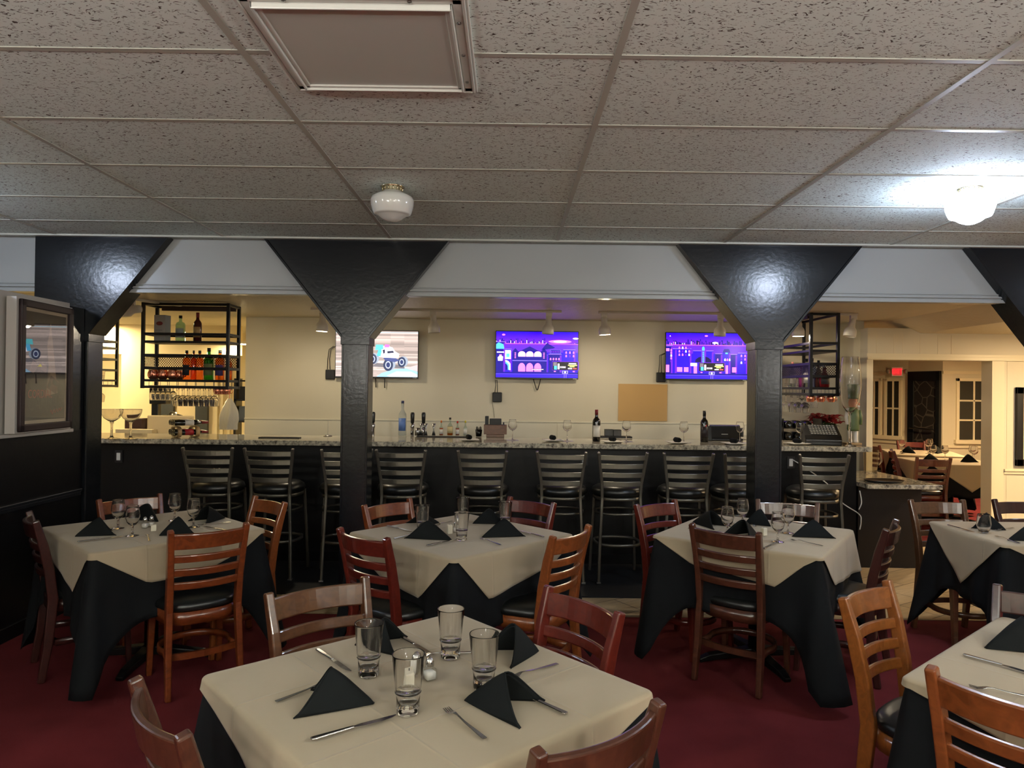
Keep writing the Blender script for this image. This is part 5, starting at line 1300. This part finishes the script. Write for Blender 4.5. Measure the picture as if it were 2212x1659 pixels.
def city(seed, kind):
    def f(s_):
        rn = random.Random(seed); y = -.0012
        def lay(): nonlocal y; y -= .00015; return y
        for k in range(8):                      # night sky bands
            t_ = k/8; c = tuple(BLUE[i]*(1-t_)+PUR[i]*t_ for i in range(3))+(1,)
            quad(s_, X(0), Z(1-.26*(k+1)/8), X(1), Z(1-.26*k/8), c, y)
        quad(s_, X(0), Z(0), X(1), Z(.74), BLUE, y)
        lay()
        quad(s_, X(0), Z(.70), X(1), Z(.735), PUR, y); quad(s_, X(0), Z(.55), X(1), Z(.70), col(90,30,200), y)
        lay()
        for k in range(46):                     # far skyline
            u = k/46; hh = rn.uniform(.03,.13)
            if kind == 0 and u > .60: hh *= .25
            quad(s_, X(u), Z(.74), X(min(1, u+rn.uniform(.008,.02))), Z(.74+hh), rn.choice([DKB,DKB,NVY]), y)
            if rn.random() < .5: quad(s_, X(u), Z(.75), X(u+.006), Z(.75+hh*.6), rn.choice([PNK, PUR, WHT_]), y-.0001)
        lay(); quad(s_, X(0), Z(.735), X(1), Z(.742), PNK, y)
        if kind == 0:
            for (w_, h, c) in ((.40,.10,PUR),(.28,.07,PNK),(.16,.045,WHT_)):
                lay(); s_.flat([(X(.78+w_/2*math.cos(a)), Z(.79+h/2*math.sin(a))) for a in [2*math.pi*i/20 for i in range(20)]], c, y)
            blds = [(.0,.11,.78,DKB),(.11,.19,.62,BLUE),(.20,.63,.50,BLUE),(.64,.80,.52,DKB),(.82,.97,.62,BLUE)]
        else: blds = [(.0,.08,.72,DKB),(.08,.13,.66,BLUE),(.13,.31,.66,BLUE),(.33,.58,.62,BLUE),(.60,.69,.56,DKB),(.69,.79,.60,BLUE),(.79,.87,.55,DKB),(.88,1,.58,BLUE)]
        lay()
        for (a, b, t_, c) in blds: quad(s_, X(a), Z(.12), X(b), Z(t_), c, y); quad(s_, X(a), Z(t_-.012), X(b), Z(t_), col(150,110,255), y-.0001); quad(s_, X(b-.02), Z(.12), X(b), Z(t_-.03), PUR, y-.0001)
        lay(); lay()
        if kind == 0:                           # market hall with arches
            s_.flat([(X(.26),Z(.55)),(X(.56),Z(.55)),(X(.41),Z(.68))], DKB, y); s_.flat([(X(.20),Z(.57)),(X(.27),Z(.57)),(X(.235),Z(.64))], DKB, y); s_.flat([(X(.55),Z(.57)),(X(.62),Z(.57)),(X(.585),Z(.64))], DKB, y)
            s_.flat([(X(.55),Z(.60)),(X(.62),Z(.76)),(X(.72),Z(.66)),(X(.70),Z(.64))], DKB, y)
            quad(s_, X(.20), Z(.12), X(.62), Z(.57), DKB, y); lay()
            for cx in (.315,.412,.51): arch(s_, X(cx), Z(.455), X(.09)-X(0), .06, col(255,190,225,1.2), y)
            quad(s_, X(.20), Z(.36), X(.62), Z(.375), col(130,110,255), y)
            for cx in (.315,.412,.51): arch(s_, X(cx), Z(.13), X(.085)-X(0), .095, PNK, y)
            for cx in (.235,.585):
                for k in range(4): quad(s_, X(cx-.008), Z(.42+.035*k), X(cx+.008), Z(.44+.035*k), PNK, y)
            quad(s_, X(.11), Z(.40), X(.18), Z(.59), WHT_, y); quad(s_, X(.125), Z(.44), X(.165), Z(.52), CYN, y-.0001)
            s_.flat([(X(.0),Z(.62)),(X(.10),Z(.62)),(X(.09),Z(.72)),(X(.03),Z(.76)),(X(.0),Z(.72))], CYN, y)
            quad(s_, X(.01), Z(.535), X(.095), Z(.56), WHT_, y); s_.flat([(X(.025),Z(.36)),(X(.08),Z(.36)),(X(.085),Z(.45)),(X(.05),Z(.48)),(X(.02),Z(.43))], WHT_, y); s_.flat([(X(.035),Z(.48)),(X(.055),Z(.46)),(X(.075),Z(.48)),(X(.065),Z(.50)),(X(.045),Z(.50))], PNK, y)
            for k, c in enumerate((WHT_, CYN, DKB)): s_.flat([(X(.115),Z(.16)),(X(.178-.016*k),Z(.16)),(X(.175-.016*k),Z(.30-.025*k)),(X(.15-.012*k),Z(.355-.03*k)),(X(.115),Z(.38-.04*k))], c, y-.0001*(k+1))
            quad(s_, X(.66), Z(.53), X(.79), Z(.61), col(120,100,255), y); quad(s_, X(.665), Z(.535), X(.785), Z(.605), DKB, y-.0001)
            for k in range(5): quad(s_, X(.672+.022*k), Z(.55), X(.685+.022*k), Z(.585), PUR, y-.0002)
            wins = [(.655,.385,4,1,.034),(.845,.455,3,2,.045)]
            quad(s_, X(.43), Z(.165), X(.59), Z(.195), NVY, y-.0003)
            for k in range(11): quad(s_, X(.436+.0135*k), Z(.173), X(.445+.0135*k), Z(.187), WHT_, y-.0004)
            bx = .69; s_.flat([(X(.43),Z(.07)),(X(.63),Z(.07)),(X(.62),Z(.09)),(X(.57),Z(.095)),(X(.53),Z(.12)),(X(.47),Z(.12)),(X(.44),Z(.09))], DKB, y-.0003)
        else:                                   # theatre with tall blade sign
            quad(s_, X(.43), Z(.33), X(.49), Z(.66), PUR, y); lay(); arch(s_, X(.455), Z(.34), X(.04)-X(0), .185, col(90,80,255), y); arch(s_, X(.455), Z(.62), X(.032)-X(0), .045, CYN, y-.0001)
            for k in range(6): quad(s_, X(.448), Z(.36+.04*k), X(.462), Z(.385+.04*k), CYN, y-.0002)
            for sg in (-1, 1):
                s_.flat([(X(.455+sg*.025),Z(.36)),(X(.455+sg*.10),Z(.36)),(X(.455+sg*.095),Z(.42)),(X(.455+sg*.06),Z(.47)),(X(.455+sg*.025),Z(.49))], NVY, y)
            s_.flat([(X(.69),Z(.58)),(X(.79),Z(.58)),(X(.77),Z(.66)),(X(.71),Z(.66))], DKB, y); s_.flat([(X(.725),Z(.55)),(X(.755),Z(.55)),(X(.755),Z(.58)),(X(.725),Z(.58))], CYN, y-.0001)
            quad(s_, X(.30), Z(.28), X(.38), Z(.345), WHT_, y); quad(s_, X(.34), Z(.12), X(.38), Z(.28), PNK, y); quad(s_, X(.73), Z(.12), X(.76), Z(.30), PNK, y)
            quad(s_, X(.135), Z(.15), X(.20), Z(.25), PNK, y); quad(s_, X(.22), Z(.15), X(.275), Z(.25), PNK, y); quad(s_, X(.0), Z(.14), X(.04), Z(.30), PNK, y); quad(s_, X(.81), Z(.15), X(.86), Z(.26), PNK, y); quad(s_, X(.0), Z(.60), X(.04), Z(.66), PNK, y)
            s_.flat([(X(.04),Z(.93)),(X(.055),Z(.915)),(X(.05),Z(.945))], WHT_, y)
            wins = [(.15,.50,4,3,.04),(.05,.36,1,5,.0),(.71,.40,3,1,.028),(.91,.34,2,3,.045),(.62,.40,1,1,.0)]
            bx = .405
        for (wx, wz, nx_, nz_, dx) in wins:
            for i in range(nx_):
                for j in range(nz_): arch(s_, X(wx+.012+dx*i), Z(wz-.0+(.075*j if nz_ < 4 else .06*j)), .016, .026, rn.choice([PNK, WHT_, PUR, PNK]), y)
        for (u, v_, ru, rv, c) in ((.09,.93,.02,.02,PNK),(.97,.86,.035,.018,WHT_)) if kind == 0 else ((.49,.94,.02,.018,PNK),(.60,.79,.035,.02,WHT_)):  # white ovals: lamp glare painted into the screen picture
            s_.flat([(X(u+ru*math.cos(a)), Z(v_+rv*math.sin(a))) for a in [2*math.pi*i/14 for i in range(14)]], c, y-.0004)
        y -= .0006                              # billboard and road
        quad(s_, X(bx-.004), Z(.165), X(bx+.32-.0), Z(.36), PUR, y); quad(s_, X(bx), Z(.17), X(bx+.31), Z(.35), col(18,16,24), y-.0001)
        quad(s_, X(bx+.02), Z(.18), X(bx+.055), Z(.26), CYN, y-.0002); quad(s_, X(bx+.065), Z(.19), X(bx+.085), Z(.31), WHT_, y-.0002); quad(s_, X(bx+.01), Z(.26), X(bx+.055), Z(.34), col(120,110,120), y-.0002)
        for k in range(4): quad(s_, X(bx+.095+.018*k), Z(.215), X(bx+.106+.018*k), Z(.25), WHT_, y-.0002)
        for (r0, u0, u1, c) in ((.30,.20,.29,WHT_),(.265,.19,.30,col(240,240,130)),(.235,.21,.27,col(200,220,120)),(.195,.19,.24,WHT_),(.195,.25,.295,col(255,90,90))):
            quad(s_, X(bx+u0), Z(r0), X(bx+u1), Z(r0+.022), c, y-.0002)
        quad(s_, X(0), Z(0), X(1), Z(.12), BLUE, y); quad(s_, X(0), Z(.085), X(1), Z(.12), DKB, y-.0001); quad(s_, X(0), Z(.07), X(1), Z(.078), col(110,90,255), y-.0001); quad(s_, X(0), Z(.03), X(1), Z(.034), col(90,60,255), y-.0001)
        quad(s_, X(bx+.12), Z(.09), X(bx+.19), Z(.155), col(160,150,255), y-.0003); quad(s_, X(bx+.13), Z(.10), X(bx+.18), Z(.145), DKB, y-.0004); quad(s_, X(bx+.145), Z(.105), X(bx+.165), Z(.14), WHT_, y-.0005)
        for du in (.143,.165): quad(s_, X(bx+du), Z(0), X(bx+du+.006), Z(.09), col(140,120,255), y-.0003)
        for du in (.03,.26): s_.flat([(X(bx+du+.014*math.cos(a)), Z(.14+.012*math.sin(a))) for a in [2*math.pi*i/10 for i in range(10)]], PNK, y-.0003)
    return f
def truck(s_):
    rn = random.Random(3); y = -.0012
    for k in range(40):                          # packed dirt in streaks
        z0, z1 = 1-k/40, 1-(k+1)/40; t_ = rn.uniform(.8,1.15); base = (176,158,150) if k < 26 else (190,172,164)
        for j in range(6): 
            tt = t_*rn.uniform(.93,1.07); quad(s_, X(j/6), Z(z1), X((j+1)/6), Z(z0), col(min(255,base[0]*tt), min(255,base[1]*tt), min(255,base[2]*tt)), y)
    quad(s_, X(0), Z(.955), X(1), Z(.975), col(190,215,225), y-.0001)
    y -= .0003
    s_.flat([(X(.50),Z(.0)),(X(.56),Z(.08)),(X(.72),Z(.17)),(X(.86),Z(.19)),(X(1),Z(.12)),(X(1),Z(0))], col(150,195,225), y)
    s_.flat([(X(.62),Z(.02)),(X(.74),Z(.12)),(X(.92),Z(.12)),(X(1),Z(.05)),(X(1),Z(.0)),(X(.66),Z(.0))], col(196,214,224), y-.0001)
    s_.flat([(X(.86),Z(.2)),(X(1),Z(.27)),(X(1),Z(.13)),(X(.9),Z(.17))], col(226,180,180), y-.0001)
    s_.flat([(X(.38),Z(.12)),(X(.43),Z(.12)),(X(.40),Z(.18))], col(240,220,120), y-.0001)
    y -= .0004
    def disc(u, v, r_, c, yy, sq=1.0): s_.flat([(X(u)+r_*math.cos(a)*sq, Z(v)+r_*math.sin(a)) for a in [2*math.pi*i/20 for i in range(20)]], c, yy)
    s_.flat([(X(.44),Z(.22)),(X(.84),Z(.18)),(X(.84),Z(.25)),(X(.50),Z(.30))], col(110,105,110), y)
    for (u, v, r_) in ((.45,.385,.060),(.805,.325,.058),(.64,.26,.070)):
        disc(u+.02, v+.012, r_, col(150,160,175), y-.0001, .9); disc(u, v, r_*.98, col(46,56,84), y-.0002, .8); disc(u, v, r_*.6, col(190,200,220), y-.0003, .75); disc(u, v, r_*.42, col(44,56,100), y-.0004, .75)
    s_.flat([(X(.50),Z(.44)),(X(.56),Z(.46)),(X(.60),Z(.36)),(X(.72),Z(.32)),(X(.78),Z(.36)),(X(.72),Z(.42)),(X(.55),Z(.5))], col(70,80,130), y-.0005)
    s_.flat([(X(.53),Z(.44)),(X(.58),Z(.42)),(X(.76),Z(.41)),(X(.775),Z(.50)),(X(.72),Z(.56)),(X(.69),Z(.64)),(X(.62),Z(.68)),(X(.55),Z(.66)),(X(.52),Z(.56))], WHT_, y-.0006)
    s_.flat([(X(.50),Z(.46)),(X(.545),Z(.44)),(X(.56),Z(.56)),(X(.55),Z(.64)),(X(.52),Z(.60))], CYN, y-.0007)
    s_.flat([(X(.48),Z(.58)),(X(.58),Z(.60)),(X(.575),Z(.70)),(X(.49),Z(.70))], col(90,205,215), y-.0008)
    s_.flat([(X(.57),Z(.585)),(X(.60),Z(.60)),(X(.60),Z(.52)),(X(.58),Z(.50))], col(40,46,70), y-.0008); s_.flat([(X(.625),Z(.56)),(X(.70),Z(.57)),(X(.71),Z(.525)),(X(.63),Z(.51))], col(40,46,70), y-.0008)
    s_.flat([(X(.59),Z(.64)),(X(.65),Z(.64)),(X(.655),Z(.70)),(X(.60),Z(.71))], col(225,110,200), y-.0008)
c1, c2_, c3 = PY(814, 765, TY), PY(1160, 767, TY), PY(1527, 770, TY)
tv(c1.x, c1.z, 'television partly behind the second post showing a white big-wheeled truck on dirt', truck)
tv(c2_.x, c2_.z, 'middle television showing a blue and purple night city street with an arched market hall', city(11, 0))
tv(c3.x, c3.z, 'right-hand television showing a purple night city with a tall lit theatre sign', city(23, 1))
def streambox(px, py, pts, label, tail=None):
    p_ = PY(px, py, YW-.03); e_ = empty('media_box', (p_.x, YW-.002, p_.z), 0, label, 'media box', 'black media boxes hanging by the televisions')
    MB().box(-.052,.052,-.035,0,-.055,.055).build('box_body', BLACK, e_, bevel=.008)
    m_ = MB()
    for k, off in enumerate((0, .03)):
        m_.tube([Vector((p3.x-p_.x+off*(1 if i == 0 else .6), p3.y-YW-.02+.004*k, p3.z-p_.z)) for i, p3 in enumerate([PY(a, b, YW-.04) for a, b in pts])], .004, 6)
    m_.build('cable_bundle', CAPB, e_)
    if tail: MB().tube([Vector((PY(a, b, YW-.01).x-p_.x, -.006, PY(a, b, YW-.01).z-p_.z)) for a, b in tail], .0018, 5).build('thin_wire', CAPB, e_)
streambox(713, 809, [(708,798),(709,775),(712,755),(722,748)], 'black media box hanging left of the truck television')
streambox(1074, 858, [(1069,848),(1071,832),(1070,820)], 'black media box hanging below the left corner of the middle television', [(1064,850),(1063,866),(1068,902)])
streambox(1428, 815, [(1422,805),(1424,785),(1424,768),(1437,762)], 'black media box hanging left of the right-hand television')
tag(cable([q(811,812,YW-.05), q(812,832,YW-.03), q(812,837,YW-.03)], .006, CAPB, 'left black strap dangling under the truck television'), None, None)
cable([q(831,812,YW-.05), q(831,838,YW-.03)], .006, CAPB, 'right black strap dangling under the truck television')
cable([q(1152,818,YW-.05), q(1156,832,YW-.03), q(1159,841,YW-.03), q(1162,840,YW-.03), q(1168,818,YW-.05)], .005, CAPB, 'black V-shaped cable loop under the middle television')
a_ = PY(1336, 829, YW-.01); b_ = PY(1441, 909, YW-.01)
o = MB().box(a_.x, b_.x, YW-.012, YW-.001, PY(1336, 910, YW).z+.006, a_.z).build('wall_patch', mat('kraft_board', (196,158,100), .6), bevel=.001); tag(o, 'tan rectangular board fixed to the cream wall between the two city televisions', 'board')

# track lights
def track(x0, x1, Y, heads, label, tilt=0):
    e_ = empty('track_light', (x0, Y, ZBC), 0, label, 'track light', 'white track lights on the bar ceiling')
    MB().box(0, x1-x0, -.018, .018, -.022, 0).build('track_rail', WHITEMETAL, e_, bevel=.002)
    for hd in heads:
        hx, tl = hd[0], hd[1]; lit = len(hd) > 2
        h_ = MB(); Mx = Matrix.Translation((hx-x0, 0, -.045)) @ Matrix.Rotation(tl, 4, 'Y')
        h_.box(-.03,.03,-.017,.017,-.018,.025, M=Matrix.Translation((hx-x0,0,-.045)))
        h_.open = True
        h_.lathe([(.001,-.0),(.028,-.01),(.029,-.06),(.033,-.09),(.052,-.115),(.058,-.135),(.058,-.185),(.054,-.187),(.053,-.13),(.001,-.12)], 24, M=Mx)
        h_.build('lamp_head', WHITEMETAL, e_)
        MB().lathe([(.001,-.170),(.03,-.168),(.034,-.150),(.001,-.13)], 16, M=Mx).build('lamp_bulb', mat('warm_bulb', (255,240,210), .4, emit=((255,226,180), 0.0)), e_)
        if lit:
            ld = bpy.data.lights.new('spot_glow', 'POINT'); ld.energy = TRACK; ld.color = (1, .84, .60); ld.shadow_soft_size = .03
            lo = bpy.data.objects.new('spot_glow', ld); C.objects.link(lo); lo.parent = e_; lo.matrix_local = Mx @ Matrix.Translation((0, 0, -.172))
YT = 7.0
tx = lambda px: PY(px, 675, YT).x
track(tx(672), tx(1213), YT, [(tx(697), R(2), 1), (tx(936), R(-4)), (tx(1186), R(3))], 'long white track with three spotlights crossing behind the second post')
track(tx(1292), tx(1600), YT, [(tx(1305), R(-3), 1), (tx(1557), R(3))], 'white track with two spotlights left of the right-hand post')
track(tx(1690), tx(1841), YT-.1, [(tx(1716), R(0), 1), (tx(1833), R(12))], 'white track with two spotlights over the right shelf')
# track with two heads at left, seen end-on
e = empty('track_light', (PY(262, 660, 6.3).x, 6.3, ZBC), R(62), 'white track with two spotlights beside the left post', 'track light', 'white track lights on the bar ceiling')
MB().box(-.4,.6,-.018,.018,-.022,0).build('track_rail', WHITEMETAL, e, bevel=.002)
for hx in (-.12,.12):
    Mx = Matrix.Translation((hx,0,-.10)) @ Matrix.Rotation(R(85), 4, 'X') @ Matrix.Rotation(R(20), 4, 'Y')
    h_ = MB(); h_.box(-.01,.01,-.01,.01,-.08,0, M=Matrix.Translation((hx,0,-.02))); h_.lathe([(.001,.07),(.034,.06),(.036,0),(.05,-.03),(.062,-.05),(.062,-.12),(.055,-.12),(.05,-.05),(.001,-.045)], 24, M=Mx); h_.build('lamp_head', WHITEMETAL, e)

# framed poster on the partition
ya, yb = 4.40, 5.0
th = R(4.5)
e = empty('framed_poster', (XP+yb*math.sin(th), yb-yb*math.cos(th), 0), th, 'framed dark drinks poster under reflecting glass on the left partition', 'poster')
# local: y along the wall, x outward
def pbox(mb, y0, y1, z0, z1, x0, x1): return mb.box(x0, x1, y0, y1, z0, z1)
z0p, z1p = 1.305, 2.135
pbox(MB(), ya-.02, yb+.025, z0p-.01, z1p+.01, -.03, .03).build('backing_case', mat('grey_white_case', (190,186,180), .45), e, bevel=.002)
fr = MB(); fw = .045
for (a, b, c_, d_) in ((ya, yb, z0p, z0p+fw), (ya, yb, z1p-fw, z1p), (ya, ya+fw, z0p, z1p), (yb-fw, yb, z0p, z1p)): pbox(fr, a, b, c_, d_, .03, .055)
fr.build('poster_frame', mat('dark_walnut_frame', (40,24,25), .55), e, bevel=.006)
pbox(MB(), ya+fw, yb-fw, z0p+fw, z1p-fw, .028, .034).build('poster_mat', mat('aged_cream_mat', (196,178,152), .7), e)
mw = .022
PRN = mat('poster_print_dark', (52,44,44), .8)
pr_ = MB(); pbox(pr_, ya+fw+mw, yb-fw-mw, z0p+fw+mw, z1p-fw-mw, .034, .0355); pr = pr_.build('poster_print', PRN, e)
def ppoly(pts, c_, nm, x=.0362):       # (u across 0..1 left to right seen, v up 0..1)
    y0_, y1_, zz0, zz1 = ya+fw+mw, yb-fw-mw, z0p+fw+mw, z1p-fw-mw
    return MB().prism([(y0_+(y1_-y0_)*u, zz0+(zz1-zz0)*v) for u, v in pts], x-.0006, x, plane='yz').build(nm, c_, pr)
BG = mat('poster_beige', (170,146,120), .8); BG2 = mat('poster_brown', (110,84,74), .8); BG3 = mat('poster_shadow', (70,60,58), .8)
ppoly([(.50,.22),(.80,.25),(.72,.52),(.60,.92),(.52,.70),(.56,.50)], BG, 'pale_cone'); ppoly([(.52,.30),(.76,.24),(.83,.36),(.62,.42)], BG2, 'brown_block', .0368); ppoly([(.08,.35),(.3,.46),(.6,.44),(.50,.24),(.2,.24)], BG3, 'shadow_shape')
ppoly([(.10,.46),(.2,.43),(.3,.50),(.18,.56)], BG2, 'brown_shape'); ppoly([(.36,.47),(.50,.44),(.52,.5),(.40,.54)], BG2, 'brown_shape')
ppoly([(.56,.32),(.60,.37),(.63,.33),(.58,.30)], BG3, 'dark_mark', .0374); ppoly([(.66,.34),(.80,.31),(.82,.35),(.68,.385)], BG3, 'dark_mark', .0374)
def ptext(body, u, v, size, m_, nm, skew=0, sx=1):
    y0_, y1_, zz0, zz1 = ya+fw+mw, yb-fw-mw, z0p+fw+mw, z1p-fw-mw
    return lettering(body, size, .0004, m_, nm, pr, (.0368, y0_+(y1_-y0_)*u, zz0+(zz1-zz0)*v), (R(90), 0, R(90)), False, skew, sx)
RI = mat('poster_red_ink', (160,62,62), .7)
ptext('CORDIAL', .07, .205, .078, RI, 'poster_lettering', sx=.82)
o = ptext('CAMPARI', .07, .09, .13, mat('poster_faint_ink', (70,64,60), .8), 'poster_lettering', sx=.78)
o = MB().tube([(.0372, ya+fw+mw+(yb-ya-2*fw-2*mw)*(.62+.30*k/24), z0p+fw+mw+.045+.018*math.sin(k*1.15)*(1-.02*k)+.0008*k) for k in range(25)], .0022, 5).build('poster_signature', RI, pr)
ppoly([(0,.0),(.62,.0),(.7,.04),(1,.07),(1,0)], BG3, 'lower_band', .0358)
pbox(MB(), ya+fw, yb-fw, z0p+fw, z1p-fw, .040, .042).build('poster_glass', thin_glass('poster_glazing', (250,250,250), ior=1.7), e)
e2 = MB().lathe([(.006,-.002),(.006,.002)], 10, M=Matrix.Translation((.001, 0, 0)) @ Matrix.Rotation(R(90), 4, 'Y')).build('screw_head', STEEL, e); e2.location = (.030, (ya+yb)/2, z1p+.008-.012)
